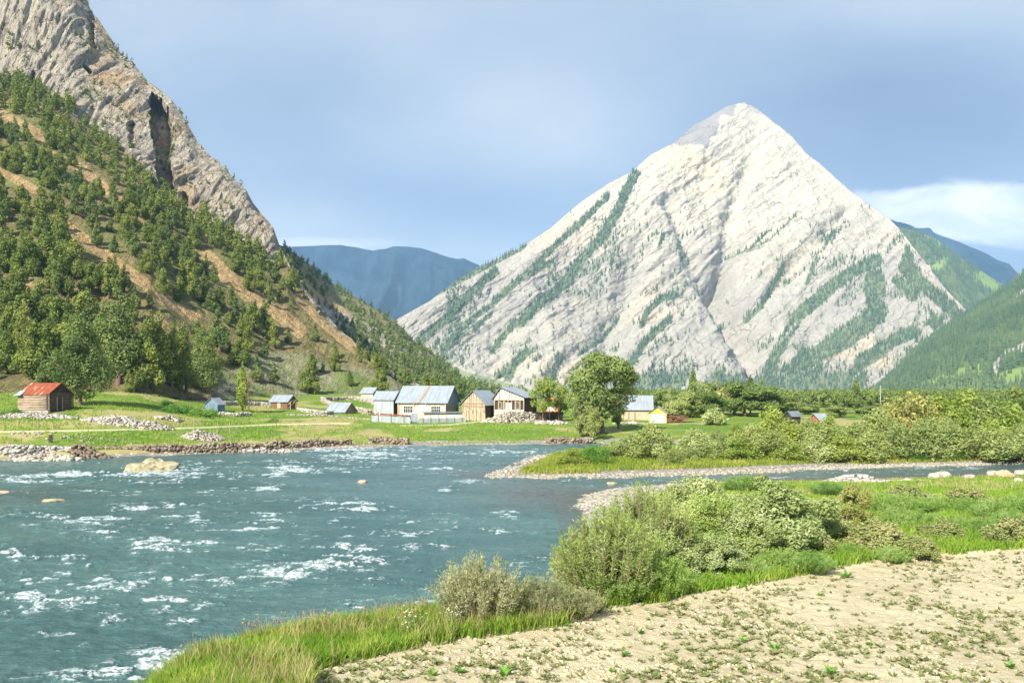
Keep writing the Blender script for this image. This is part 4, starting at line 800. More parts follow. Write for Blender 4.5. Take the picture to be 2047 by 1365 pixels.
# ---- shrub belt between the river and the village
SH = [shrub('willow_shrub', 61, 4, 5, LM_WIL, 20, .15), shrub('willow_shrub', 62, 4, 5.5, LM_WIL, 20, .15), shrub('willow_shrub', 63, 4, 5, LM_BRIGHT, 20, .15), shrub('willow_shrub', 64, 4, 5.2, LM_OCHRE, 20, .15), shrub('willow_shrub', 65, 4, 4.6, LM_SILV, 18, .15), shrub('willow_shrub', 66, 4, 4.6, LM_GREEN, 24, .13, .25)]
BELT = 'willow shrubs of the belt between river and village'
spec = [(1142, 92, 898, 3.3, 2, 'dark green round shrub at the left tip of the island'), (1192, 93, 888, 4.6, 5, 'bright green feathery shrub beside the island tip shrub'), (1238, 100, 886, 4.4, 0, 'low shrub between the island tip and the tall island shrub'), (1300, 98, 850, 5.7, 0, 'tall willow shrub with tan lower stems near the island tip'), (1345, 93, 900, 2.9, 0, 'small low shrub at the grass edge right of the tall island shrub'),
        (1385, 104, 856, 4.8, 4, 'pale loose shrub in front of the yellow shed'), (1378, 98, 895, 3.3, 0, 'small shrub at the foot of the pale loose shrub'), (1440, 99, 884, 5.5, 0, 'low shrub under the mown meadow strip'), (1475, 98, 880, 5.0, 2, 'low bright shrub right of the mown meadow strip'), (1503, 108, 846, 5.2, 1, 'rounded shrub with dark underside right of the meadow'),
        (1545, 110, 822, 6.8, 2, 'yellowish shrub top rising before the end of the grove'), (1540, 99, 862, 5.5, 0, 'dark centred shrub below the yellowish shrub top'), (1595, 112, 850, 6.2, 1, 'grey green shrub below the far red roofed house'), (1580, 98, 886, 5.2, 2, 'low pale green shrub on the grass edge of the island'), (1650, 103, 850, 6.2, 0, 'shrub in front of the far red roofed house'), (1630, 97, 880, 5.5, 4, 'low greyish shrub near the yellow grass'),
        (1700, 110, 846, 6.8, 1, 'shrub below the tallest dark poplar'), (1685, 98, 876, 5.8, 2, 'front shrub on the grass edge below the tallest poplar'), (1750, 114, 822, 7.0, 0, 'shrub below the pale pole'), (1735, 99, 864, 6.2, 1, 'full shrub in the front row left of the bright reeds'), (1815, 120, 786, 9.2, 3, 'tallest tan ochre shrub of the belt'), (1785, 101, 842, 6.5, 1, 'front shrub with dark gaps left of the tall ochre shrub'),
        (1840, 101, 838, 6.2, 1, 'shrub with a dark hollow above the bright reeds'), (1880, 124, 800, 7.5, 2, 'green shrub between the ochre and the yellow topped shrubs'), (1930, 122, 786, 8.0, 2, 'yellow topped bright shrub high in the belt'), (1895, 101, 850, 6.5, 0, 'front shrub right of the dark hollow'), (1975, 120, 806, 7.8, 0, 'shrub right of the yellow topped shrub'), (1955, 100, 852, 6.5, 1, 'front shrub overhanging the right channel'),
        (2020, 118, 812, 8.0, 2, 'bright shrub near the right edge behind the front row'), (2010, 99, 860, 6.5, 1, 'grey green front shrub over the stones at the right'), (2060, 101, 850, 7.0, 0, 'shrub cut by the right edge above the channel'), (1860, 100, 898, 3.2, 5, 'bright green reed clump at the channel edge'), (1905, 100, 900, 3.2, 5, 'second bright green reed clump right along the channel edge'), (1830, 99, 906, 2.8, 5, 'low reed clump left along the channel edge'),
        (1265, 124, 868, 4.6, 4, 'pale shrub in the shadow right of the big willow'), (1225, 118, 880, 3.7, 4, 'pale low shrub at the foot of the big willow'), (1130, 108, 905, 2.2, 2, 'tiny shrub behind the island tip shrub')]
for i, (px, d, top, wd, kk, lab) in enumerate(spec):
    p = on_far(px, d); h = (HY - top) / F * d - p.z; base_w = 5.0; put(SH[kk], p, wd / base_w * 1.15, i * 2.1, h / 3.85, lab, 'shrub', BELT)
for i, (px, d, top, lab) in enumerate([(1618, 118, 838, 'shrub just in front of the left half of the red roofed house'), (1655, 120, 836, 'shrub just in front of the right half of the red roofed house')]):
    p = on_far(px, d); h = (HY - top) / F * d - p.z; put(SH[i * 2], p, 1.0, i, h / 3.85, lab, 'shrub', BELT)
rs2 = np.random.RandomState(77)
for i in range(46):   # fill in depth
    px = 1420 + 640 * (i + rs2.rand()) / 46; d = 103 + 42 * rs2.rand(); tp = float(np.interp(px, [1420, 1500, 1560, 1640, 1700, 1760, 1820, 1930, 2050], [892, 862, 846, 858, 858, 838, 812, 812, 822])) + 8 + (145 - d) * .5
    p = on_far(px, d); h = max(1.6, (HY - tp) / F * d - p.z)
    side = 'left of the far red roofed house' if px < 1640 else ('between red roofed house and tall ochre shrub' if px < 1810 else 'right of the tall ochre shrub')
    put(SH[rs2.randint(3)], p, h / 4 * (1.0 + .4 * rs2.rand()), rs2.rand() * 6.28, h / 3.9, 'inner belt willow shrub ' + side, 'shrub', 'inner belt shrubs ' + side)
# grey scrub and nettles at the foot of the left slope
GS = shrub('grey_scrub', 71, 2.2, 5, plain('grey_twigs', (0.34, 0.33, 0.30), .3, 4), 9, .14, .12, 20, 30)
for i, (px, py, d) in enumerate([(425, 800, 186), (450, 805, 184), (400, 806, 184), (460, 778, 205), (440, 790, 200), (470, 800, 196)]):
    x = X_of(px, d); z = max(zf(x, d), spot('A', px, py)[2] - .5 if py < 795 else -99); put(GS, (x, d, z), 1, i * 1.7, 1.1, 'leafless grey scrub thicket between the wood and the small blue hut', 'scrub', 'grey scrub by the small blue hut')
NT = shrub('nettle_patch', 72, 1.5, 5, LM_GREEN, 18, .13, .5, 20, 8)
for i, (px, d, s_) in enumerate([(25, 126, .7), (345, 148, .9), (375, 150, 1.0), (400, 146, .9), (330, 155, .7), (420, 156, .8), (545, 150, .5)]):
    put(NT, on_far(px, d), s_, i, s_, ('bright green nettle patch in front of the cabin' if i == 0 else 'bright green nettles on the bank below the grey scrub' if i < 6 else 'bright green weeds on the meadow below the brown hut'), 'nettles', 'nettles by the grey scrub' if 0 < i < 6 else None)
# ================================================================ buildings
W_TIN = plain('roof_tin_blue', (0.33, 0.40, 0.47), .12, 1.4, .55, stretch=(1.6, .25, .25), metal=.2, c2=(0.25, 0.265, 0.28), bump=.3)
W_TINL = plain('tin_sheet_pale', (0.46, 0.51, 0.53), .12, .8, .5, stretch=(1.5, 1, .3), metal=.3, c2=(0.33, 0.37, 0.39))
W_TIND = plain('tin_sheet_dark', (0.20, 0.24, 0.27), .2, 1, .6, metal=.2)
W_WOOD = plain('new_timber', (0.60, 0.50, 0.36), .3, 1.2, .85, stretch=(4, 4, .5), c2=(0.34, 0.26, 0.17), bump=.6)
W_BOARD = plain('grey_boards', (0.40, 0.30, 0.20), .3, 1.5, .9, stretch=(4, 4, .4), c2=(0.20, 0.14, 0.09), bump=.6)
W_LOG = plain('weathered_logs', (0.52, 0.43, 0.32), .3, 1.2, .9, stretch=(.5, 3, 4), c2=(0.24, 0.18, 0.12), bump=.6)
W_DARK = plain('dark_old_wood', (0.085, 0.062, 0.048), .3, 2, .9, c2=(0.04, 0.03, 0.025))
W_BRN = plain('red_brown_boards', (0.26, 0.13, 0.08), .3, 2, .9, stretch=(3, 3, .6))
W_MUD = plain('plastered_wall', (0.66, 0.56, 0.43), .15, 1.5, .9, c2=(0.56, 0.44, 0.32), bump=.3)
W_PINK = plain('brick_wall', (0.50, 0.36, 0.26), .2, 3, .9, c2=(0.60, 0.50, 0.40))
W_WHITE = plain('white_paint', (0.64, 0.61, 0.54), .15, 2, .7)
W_ORNG = plain('orange_boards', (0.62, 0.20, 0.05), .2, 2, .8)
W_YEL = plain('yellow_paint', (0.72, 0.50, 0.10), .1, 1, .8)
W_BLUE = plain('blue_tarpaulin', (0.16, 0.26, 0.36), .2, 1.5, .7)
W_RED = plain('red_roof_paint', (0.42, 0.13, 0.09), .2, 1, .6)
GLASS = plain('dark_glass', (0.03, 0.035, 0.04), .1, 1, .15, spec=.6)
W_FENCE = plain('fence_wood', (0.55, 0.46, 0.30), .3, 2, .9)
m, g = new_mat('rusty_roof'); p = g.n('ShaderNodeTexCoord').outputs['Object']; p1 = g.scaled(p, (1.3, .16, .16)); n = g.noise(p1, 1.6, 3, .5); n2 = g.noise(g.scaled(p, (3, .6, .6)), 2, 5, .6)
c = g.mix(g.step(n2, .35, .7), (0.21, 0.05, 0.022), (0.34, 0.10, 0.04)); c = g.mix(g.step(n, .60, .64), c, (0.50, 0.42, 0.38)); finish(g, c, .7, n2, .3, .02, .3); RUST = m

def ribs(mb, a, b, c, d, n, h=.025):
    """raised seams running from eave (a-b) to ridge (d-c)"""
    a, b, c, d = map(Vector, (a, b, c, d))
    for i in range(n + 1):
        t = i / n; p, q = a.lerp(b, t), d.lerp(c, t); mb.bar(p + Vector((0, 0, h * .5)), q + Vector((0, 0, h * .5)), .05, h)
    return mb
def gable(name, label, px, d, rz, L, Wd, H, RH, wall, roof, over=.35, dz=0.0, cat='house', eave_drop=0.0, th=.07, asym=0.0, group=None, rooflab=None):
    """house with its ridge along local x; local -y is the front. Returns the Empty"""
    root = empty(name, on_far(px, d, dz), R(rz)); tag(root, label, cat, group)
    yr = asym * Wd / 2
    mb = MB(); mb.prism([(-Wd / 2, -1.2), (Wd / 2, -1.2), (Wd / 2, H), (yr, H + RH - .03), (-Wd / 2, H)], -L / 2, L / 2); mb.build('wall', wall, root)
    o = over; s1 = RH / (Wd / 2 + yr); s2 = RH / (Wd / 2 - yr); x0, x1 = -L / 2 - o, L / 2 + o; e1, e2 = -Wd / 2 - o, Wd / 2 + o
    z1, z2 = H + .09 - o * s1, H + .09 - o * s2; zt = H + RH + .09; mr = MB()
    mr.slab((x0, e1, z1), (x1, e1, z1), (x1, yr, zt), (x0, yr, zt), th); mr.slab((x1, e2, z2), (x0, e2, z2), (x0, yr + .004, zt + .002), (x1, yr + .004, zt + .002), th)
    ribs(mr, (x0, e1, z1), (x1, e1, z1), (x1, yr, zt), (x0, yr, zt), max(4, int(L / .8))); r_ = mr.build('roof', roof, root)
    if rooflab: r_['label'] = rooflab
    return root
def window(root, x, y, z, w, h, face='-y', frame=W_WHITE, bars=2, arch=False, name='window'):
    """a framed window on a wall; x runs along the wall, y is the wall plane"""
    def tr(a, b, c):   # a along, b outward, c up
        return {'-y': (x + a, y - b, z + c), '+x': (y + b, x + a, z + c), '-x': (y - b, x - a, z + c)}[face]
    f = MB()
    def bx(a0, a1, b0, b1, c0, c1):
        p = [tr(a, b, c) for a in (a0, a1) for b in (b0, b1) for c in (c0, c1)]; f.add(p, [(0, 1, 3, 2), (4, 6, 7, 5), (0, 4, 5, 1), (2, 3, 7, 6), (0, 2, 6, 4), (1, 5, 7, 3)])
    bx(-w / 2 - .1, w / 2 + .1, -.02, .07, h, h + .12); bx(-w / 2 - .1, w / 2 + .1, -.02, .09, -.12, 0); bx(-w / 2 - .1, -w / 2, -.02, .07, 0, h); bx(w / 2, w / 2 + .1, -.02, .07, 0, h)
    for i in range(1, bars + 1): a = -w / 2 + w * i / (bars + 1); bx(a - .035, a + .035, .012, .06, 0, h)
    if arch:
        bx(-w / 2, w / 2, .012, .055, h * .62, h * .62 + .07)
        n = 8
        for i in range(n):
            t0, t1 = math.pi * i / n, math.pi * (i + 1) / n
            for q0, q1 in (((math.cos(t0) * w * .42, h + .10 + math.sin(t0) * .32), (math.cos(t1) * w * .42, h + .10 + math.sin(t1) * .32)),):
                f.bar(tr(q0[0], .04, q0[1]), tr(q1[0], .04, q1[1]), .1, .08)
    wn = f.build(name, frame, root); q = MB(); f2, f = f, q
    p = [tr(a, b, c) for a in (-w / 2, w / 2) for b in (-.01, .01) for c in (0, h)]; q.add(p, [(0, 1, 3, 2), (4, 6, 7, 5), (0, 4, 5, 1), (2, 3, 7, 6), (0, 2, 6, 4), (1, 5, 7, 3)])
    q.build('pane', GLASS, wn); return wn
def planks(root, x0, x1, z0, z1, y, face, mat, name, n, seed=1, top=None, tilt=.0, gap=.25, th=.05):
    """upright boards over a wall"""
    r = random.Random(seed); mb = MB(); wv = (x1 - x0) / n
    for i in range(n):
        if r.random() < gap * .25: continue
        a = x0 + wv * (i + .04 + .1 * r.random()); b = x0 + wv * (i + .98 - .1 * r.random()); t = th * (1 + r.random() * .8); zt = (top((a + b) / 2) if top else z1) - r.random() * .08; zb = z0 - r.random() * .1
        k = {'-y': lambda u, o, z: (u, y - o, z), '-x': lambda u, o, z: (y - o, -u, z), '+x': lambda u, o, z: (y + o, u, z)}[face]; sh = tilt * (r.random() - .5)
        p = [k(u + (sh if z > zb + .1 else 0), o_, z) for u in (a, b) for o_ in (.004, t) for z in (zb, zt)]; mb.add(p, [(0, 1, 3, 2), (4, 6, 7, 5), (0, 4, 5, 1), (2, 3, 7, 6), (0, 2, 6, 4), (1, 5, 7, 3)])
    return mb.build(name, mat, root)

# ---- log cabin with the rusty roof
cb = gable('log_cabin', 'log cabin with a rusty red roof under the big juniper at the left', 92, 131, -16, 5.2, 4.6, 2.5, 1.55, W_DARK, RUST, .3, cat='cabin', rooflab='rusty red tin roof with paler sheets')
rc = random.Random(3); lf, lr = MB(), MB()
for i in range(10):
    z = .13 + i * .25
    lf.tube([(-2.85 - rc.random() * .1, -2.36, z), (0, -2.38, z + .02), (2.9 + rc.random() * .1, -2.36, z)], [.112, .115, .105], 8)
    lr.tube([(2.64, -2.6 - rc.random() * .1, z + .12), (2.66, .1, z + .11), (2.64, 2.65, z + .12)], [.108, .112, .105], 8)
lf.build('log_wall', W_LOG, cb, True); lw = lr.build('log_wall', plain('shaded_logs', (0.20, 0.14, 0.10), .3, 2, .9), cb, True); lw['label'] = 'brown gable side logs with shade put into the colour'  # second log colour, darkened to paint the shade on the gable side
mb = MB(); mb.box(2.66, 2.80, -.62, .22, 0, 1.9); mb.build('door', W_DARK, cb); mb = MB(); mb.tube([(2.78, -.7, -.1), (2.78, -.7, 2.0)], .09, 6); mb.tube([(2.78, .3, -.1), (2.78, .3, 2.0)], .09, 6); mb.build('door_post', W_LOG, cb)
planks(cb, -2.1, 2.1, 2.52, 3.9, 2.62, '+x', W_DARK, 'gable_boards', 14, 4, lambda u: 2.5 + 1.5 * (1 - abs(u) / 2.3))
mb = MB(); mb.slab((-2.95, -2.95, 2.28), (-1.9, -2.95, 2.28), (-1.9, -1.9, 3.0), (-2.95, -1.9, 3.0), .05); mb.slab((-3.5, -2.75, 2.2), (-2.9, -2.75, 2.26), (-2.85, -1.2, 3.2), (-3.1, -1.2, 3.15), .05); s_ = mb.build('roof_sheet', W_TINL, cb); s_['label'] = 'loose pale tin sheet at the left eave'
mb = MB(); mb.box(-3.1, 3.1, -2.75, -2.3, -1, .02); mb.build('footing', plain('footing_stone', (0.42, 0.39, 0.33), .3, 3), cb)

# ---- small outlying huts
h1 = gable('hut', 'small hut with a dark blue gable half hidden by nettles', 430, 165, 78, 2.6, 2.6, 1.2, 1.15, W_BLUE, W_TIN, .2, cat='hut')
mb = MB(); mb.box(-1.36, -1.31, -.5, .3, .3, 1.3); d_ = mb.build('patch_board', W_TIND, h1)
h2 = gable('hut', 'brown wooden hut with a pale blue tin roof on the open meadow', 567, 190, -20, 4.4, 3.4, 1.55, 1.25, W_BRN, W_TIN, .35, cat='hut')
for x in (2.9, 3.0): pass
mb = MB()
for a, b in (((2.9, -1.6, -.3), (2.9, -1.6, 1.5)), ((3.1, .2, -.3), (3.1, .2, 1.9)), ((2.9, -1.6, 1.45), (3.1, .2, 1.75)), ((2.3, -1.5, 0), (3.05, .1, 1.5)), ((2.4, -1.7, .8), (2.9, -1.6, 1.4))): mb.bar(a, b, .12)
mb.build('lean_to_frame', W_FENCE, h2); mb = MB(); mb.box(-.4, .4, -1.76, -1.70, 0, 1.3); mb.build('door', W_WOOD, h2)
h3 = gable('hut', 'low hut whose blue tin roof almost reaches the ground by the meadow wall', 683, 187, -24, 4.5, 4.2, .55, 1.75, W_BOARD, W_TIN, .4, cat='hut')
planks(h3, -2.0, 2.0, -.1, 1.8, 2.27, '+x', W_BOARD, 'gable_boards', 12, 9, lambda u: .5 + 1.7 * (1 - abs(u) / 2.2), .2)
h4 = gable('hut', 'small distant hut with a grey roof behind the left end of the shed', 740, 236, -22, 3.7, 3.4, 1.5, 1.35, W_MUD, W_TIN, .35, cat='hut')
mb = MB(); mb.box(1.86, 1.92, -1.4, 1.3, -.2, 1.7); mb.build('side_wall', W_DARK, h4)

# ---- pale tin shed, main house
s1 = gable('shed', 'pale tin clad shed with a blue roof left of the main house', 775, 176, -20, 4.6, 3.6, 4.0, 1.55, W_TINL, W_TIN, .3, cat='shed')
mb = MB(); mb.box(2.31, 2.36, -1.78, 1.78, -.3, 4.0); mb.prism([(-1.78, 4.0), (1.78, 4.0), (0, 5.5)], 2.31, 2.36); mb.build('side_wall', W_DARK, s1)
planks(s1, -2.2, 2.2, -.2, 3.7, -1.8, '-y', W_TINL, 'tin_sheets', 7, 6, None, 0, 0, .04)
h = gable('house', 'main house with a long blue tin roof and two arched windows', 857, 175, -17, 10.4, 7.0, 3.9, 3.0, W_MUD, W_TIN, .5, cat='house', asym=0)
mb = MB(); mb.slab((-.75, -4.07, 3.62), (-.25, -4.07, 3.62), (.45, -.15, 6.98), (-.05, -.15, 6.98), .03); q = mb.build('roof_plank', W_BOARD, h); q['label'] = 'bare strip where a roof sheet is missing'
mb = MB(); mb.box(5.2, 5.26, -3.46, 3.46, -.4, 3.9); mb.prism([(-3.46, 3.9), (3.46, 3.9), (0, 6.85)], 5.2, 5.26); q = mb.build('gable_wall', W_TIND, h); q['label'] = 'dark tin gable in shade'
planks(h, -3.3, 3.3, -.3, 2.4, 5.28, '+x', W_BOARD, 'side_boards', 15, 3)
mb = MB(); mb.box(-5.3, 5.3, -3.62, -3.51, 3.62, 3.86)
for x in (-5.15, -1.7, .9, 5.1): mb.box(x - .12, x + .12, -3.75, -3.52, 2.9 if abs(x) < 2 else -.4, 3.7)
mb.build('eave_beam', W_WOOD, h)
mb = MB(); mb.box(-5.15, 5.15, -3.56, -3.505, -.5, 1.1); q = mb.build('plinth', W_PINK, h)
window(h, -3.0, -3.51, 1.45, 1.9, 1.4, bars=4, arch=True); window(h, 3.0, -3.51, 1.45, 1.9, 1.4, bars=4, arch=True)
mb = MB(); mb.box(-.55, 1.25, -3.6, -3.5, 1.75, 3.2); mb.prism([(.35 + math.cos(t) * .9, 3.2 + math.sin(t) * .35) for t in [math.pi * i / 8 for i in range(9)]], -3.6, -3.5, 'y'); q = mb.build('window_cover', W_WHITE, h); q['label'] = 'white covered arched opening'
mb = MB(); mb.slab((-4.6, -4.9, 1.2), (-1.6, -4.9, 1.15), (-1.4, -3.6, 1.55), (-4.6, -3.6, 1.6), .05); mb.build('porch_roof', W_WHITE, h)

# ---- tin fences and the red topped wall in front of the main house
def fence_panels(name, label, a, b, h, mat, n, seed, cap=None, posts=0):
    pa, pb = on_far(*a), on_far(*b); ang = math.atan2(pb.y - pa.y, pb.x - pa.x); L = (pb.xy - pa.xy).length; root = empty(name, pa, ang); tag(root, label, 'fence'); r = random.Random(seed); mb = MB(); dzz = pb.z - pa.z
    for i in range(n):
        x0, x1 = L * i / n, L * (i + 1) / n - .015; zz = dzz * i / n; t = r.random() * .08; mb.box(x0, x1, -.03 - r.random() * .02, 0.03, zz - .3, zz + h * (1 - t)); 
    mb.build('panels', mat, root)
    if cap: mb = MB(); mb.bar((0, 0, h + .16), (L, 0, h + .14 + dzz), .5, .24); mb.build('top_rail', cap, root)
    for i in range(posts): mb = MB(); x = L * (i + .5) / posts; mb.box(x - .05, x + .05, -.16, -.06, dzz * x / L - .3, dzz * x / L + h + .5 + .3 * r.random()); mb.build('post', W_BOARD, root)
    return root
fence_panels('tin_fence', 'low pale tin fence with a rusty red top beam before the tin shed', (743, 164), (820, 164), 1.35, W_TINL, 8, 1, RUST, 3)
fence_panels('tin_fence', 'short upright grey tin sheets between the two fence stretches', (821, 166), (836, 166), 1.9, W_TIN, 5, 2)
fence_panels('tin_fence', 'long low pale tin fence with thin posts before the main house', (837, 165), (931, 168), .95, W_TINL, 14, 3, None, 6)
o_ = empty('laundry_sheet_wall', on_far(890, 169), R(-2)); mb = MB(); mb.box(-4.2, 3.4, -.06, .06, -.2, 1.75); mb.build('wall', W_WHITE, o_); mb = MB(); mb.slab((-4.4, -.5, 1.8), (3.6, -.5, 1.9), (3.6, .5, 2.1), (-4.4, .5, 2.0), .05); mb.build('coping', W_TIND, o_); tag(o_, 'white courtyard wall behind the long tin fence', 'wall')

# ---- plank barn
b1 = gable('barn', 'barn with rough vertical planks on its sunny gable and a blue roof', 962, 176, 62, 6.2, 5.6, 3.2, 2.6, W_DARK, W_TIN, .45, cat='barn')
planks(b1, -2.7, 2.7, -.2, 5, -3.12, '-x', W_WOOD, 'gable_boards', 26, 5, lambda u: 3.1 + 2.45 * (1 - abs(u) / 2.85), .1, .35, .07)
mb = MB(); mb.bar((-3.25, -2.75, 2.6), (-3.25, 2.75, 2.75), .14); mb.bar((-3.25, -2.75, 3.2), (-3.25, 2.75, 3.25), .12); mb.bar((-3.3, -2.5, .9), (-3.3, 2.5, 2.9), .07); mb.build('cross_beam', W_BOARD, b1)
planks(b1, -2.6, 2.9, -.3, 1.7, -3.3, '-x', W_WOOD, 'leaning_boards', 16, 8, lambda u: 1.2 + 1.1 * abs(math.sin(u * 2.3)), .5, .3, .08)
mb = MB()
for i in range(5): mb.tube([(3.0 - i * .0, -2.9, .3 + i * .55), (3.0, -3.3, .35 + i * .55)], .14, 6)
mb.build('log_ends', W_LOG, b1)
mb = MB(); mb.slab((3.0, -3.6, 3.0), (4.3, -3.4, 2.9), (4.3, .2, 5.5), (3.1, .1, 5.7), .12); mb.build('roof_plank', W_WOOD, b1)

# ---- unfinished timber house
t1 = gable('timber_house', 'unfinished two tier timber house on a stone base with a blue roof', 1031, 176, 68, 7.0, 6.6, 4.6, 1.9, W_DARK, W_TIN, .55, cat='house', asym=.55)
planks(t1, -3.2, 3.2, 4.0, 6, -3.52, '-x', W_WHITE, 'gable_panel', 12, 2, lambda u: 4.5 + (1.9 * (u + 3.3) / 1.5 if u < -1.8 else 1.9 * (3.3 - u) / 5.1), 0, 0, .06)
mb = MB()
for u in (-3.2, -2.3, -1.1, -.2, .6, 1.4, 2.4, 3.2): mb.box(-3.72, -3.54, -u - .08, -u + .08, .9, 4.3)
mb.box(-3.74, -3.53, -3.3, 3.3, 3.9, 4.1); mb.box(-3.74, -3.53, -3.3, 3.3, 1.0, 1.2); mb.build('timber_frame', W_WOOD, t1)
mb = MB(); mb.box(-3.60, -3.515, -3.1, 3.1, 1.0, 2.0); mb.box(-3.60, -3.515, -.6, .8, 2.0, 3.4); mb.build('wall_panel', W_WHITE, t1)
for u in (-1.7, 2.0, 1.0): window(t1, u, -3.54, 2.25, .75 if u < 0 else .55, 1.25, '-x', W_WOOD, 1)
mb = MB(); mb.box(-3.66, -3.5, -3.3, 3.3, -1, .95); mb.build('stone_base', plain('rubble_base', (0.62, 0.54, 0.42), .3, 4, c2=(0.34, 0.28, 0.2)), t1)

# ---- orange shed and dark fence
o1 = gable('shed', 'shed with an orange gable and white lower wall behind the dark fence', 1101, 178, 80, 3.4, 3.4, 2.3, 1.2, W_ORNG, W_TINL, .3, cat='shed', dz=1.4)
mb = MB(); mb.box(-1.76, -1.71, -1.2, 1.3, .2, 1.5); mb.build('wall_panel', W_WHITE, o1); window(o1, .9, -1.76, .5, .5, .7, '-x', W_WHITE, 1)
fence_panels('board_fence', 'dark plank fence bulging in front of the orange shed', (1070, 165), (1126, 166), 2.0, W_DARK, 22, 5, None, 3)

# ---- yellow shed and the long low house behind the big willow
l1 = gable('house', 'long low timber house with a pale blue roof right of the big willow', 1270, 182, -6, 6.6, 5, 2.4, 2.6, W_WOOD, W_TIN, .4, cat='house')
mb = MB()
for x in (-2.6, -1.5, -.2, 2.9): mb.box(x - .1, x + .1, -2.62, -2.51, -.2, 2.3)
mb.box(-3.3, 3.3, -2.60, -2.51, 1.95, 2.15); mb.build('timber_frame', W_BOARD, l1)
y1 = gable('shed', 'small shed with a bright yellow gable over grey tin doors', 1316, 170, 76, 3.6, 3.5, 1.9, 1.25, W_YEL, W_TIN, .28, cat='shed')
mb = MB(); mb.box(-1.86, -1.81, -1.55, 1.45, -.2, 1.75); q = mb.build('door', W_TINL, y1); mb = MB(); mb.box(-1.75, 1.8, -1.84, -1.76, -.2, 1.8); mb.build('side_wall', W_BRN, y1)
w1 = empty('wood_stack', on_far(1352, 168), R(8)); r = random.Random(4); mb = MB()
for i in range(60): y = -.8 + 1.6 * r.random(); x = -1.9 + 3.8 * r.random(); z = .1 + 1.3 * r.random(); mb.tube([(x - .5, y, z), (x + .5, y + .1 * r.random(), z + .2 * (r.random() - .5))], .09, 5)
mb.build('logs', W_BRN, w1); tag(w1, 'heap of brown firewood right of the yellow shed', 'woodpile')
f1 = gable('house', 'far house with red gable ends and a white roof among shrubs', 1637, 150, 35, 2.6, 2.6, 1.5, 1.1, W_RED, W_TINL, .35, cat='house')
f2 = gable('house', 'tiny dark roofed hut glimpsed between the grove and the red house', 1585, 165, 20, 2.0, 2.0, 1.6, .8, W_DARK, W_TIND, .3, cat='hut')
pl = empty('utility_pole', on_far(1760, 240)); mb = MB(); mb.tube([(0, 0, -.5), (0, 0, 7.6)], [.16, .12], 8); mb.build('pole', W_TINL, pl); mb = MB(); mb.bar((-.6, 0, 7.1), (.6, 0, 7.1), .1); mb.build('cross_arm', W_TIND, pl); tag(pl, 'pale pole standing above the shrub belt against the mountain', 'pole')

# ---- posts along the meadow path
PST = 'thin pale fence posts on the left meadow'
for i, (px, py, d, hp, lean, lab) in enumerate([(44, 857, 119, 11, .1, 'leftmost short post of the leaning trio by the path'), (47, 857, 120, 12, -.15, 'middle leaning post of the trio below the cabin'), (54, 860, 118, 12, 0, 'upright right post of the trio below the cabin'), (66, 855, 121, 15, .3, 'post leaning right beside the trio of posts'), (106, 866, 116, 12, 0, 'short post standing in the path edge left of the rubble'), (388, 853, 128, 22, -.05, 'tall white post left of the small blue hut'), (357, 853, 128, 18, 0, 'thin dark post left of the tall white post'), (434, 855, 127, 20, .08, 'white post below the blue gabled hut'), (459, 853, 128, 22, 0, 'grey post right of the one below the blue gabled hut'), (680, 842, 158, 14, 0, 'post on the meadow below the low hut'), (618, 846, 150, 12, .1, 'short post left of the low hut on the lower meadow')]):
    p = on_far(px, d); mb = MB(); hh = hp / F * d; mb.tube([(0, 0, -.3), (lean * .5, 0, hh * .5), (lean, 0, hh)], [.07, .06, .045], 6); o = mb.build('fence_post', W_FENCE if i != 6 else W_BOARD); o.location = p; tag(o, lab, 'post', PST)
bx_ = empty('marker_stone', on_far(101, 109)); mb = MB(); mb.prism([(-.22, -.2), (.22, -.2), (.20, .9), (.05, 1.02), (-.18, .98)], -.1, .12, 'y'); mb.build('slab', W_DARK, bx_); tag(bx_, 'dark upright slab standing on the grass above the stone embankment', 'stone')
tp = MB(); tp.tube([(0, 0, -.2), (0, 0, .3), (0, 0, .75)], [.28, .26, .02], 8); o = tp.build('tree_stump', W_DARK); o.location = on_far(1115, 133); tag(o, 'dark pointed stump on the little wall by the water', 'stump')
# ================================================================ stones
def stonemat(name, a, b, c, scale=1.2):
    m, g = new_mat(name); p = geo_pos(g); n = g.noise(p, scale, 5, .65); w_ = g.noise(p, scale * 5, 4, .7)
    col = g.mix(g.step(n, .35, .65), a, b); col = g.mix(g.m('MULTIPLY', g.step(w_, .5, .7), .6), col, c); finish(g, col, .95, w_, .5, .03, .15); return m
ST_W = stonemat('white_rubble', (0.28, 0.26, 0.21), (0.53, 0.49, 0.41), (0.15, 0.13, 0.105))
ST_G = stonemat('grey_stones', (0.30, 0.28, 0.25), (0.52, 0.49, 0.43), (0.16, 0.14, 0.12))
ST_B = stonemat('brown_bank_stones', (0.16, 0.12, 0.085), (0.36, 0.30, 0.22), (0.09, 0.07, 0.05))
ST_R = stonemat('orange_stone', (0.50, 0.28, 0.18), (0.62, 0.40, 0.28), (0.36, 0.2, 0.13))
ST_K = stonemat('yellowish_boulder', (0.22, 0.20, 0.12), (0.42, 0.385, 0.25), (0.12, 0.10, 0.06), 2.2)
_cv = np.array([(x, y, z) for x in (-1, 1) for y in (-1, 1) for z in (-1, 1)], float) * .5
_cq = np.array([(0, 1, 3, 2), (4, 6, 7, 5), (0, 4, 5, 1), (2, 3, 7, 6), (0, 2, 6, 4), (1, 5, 7, 3)])
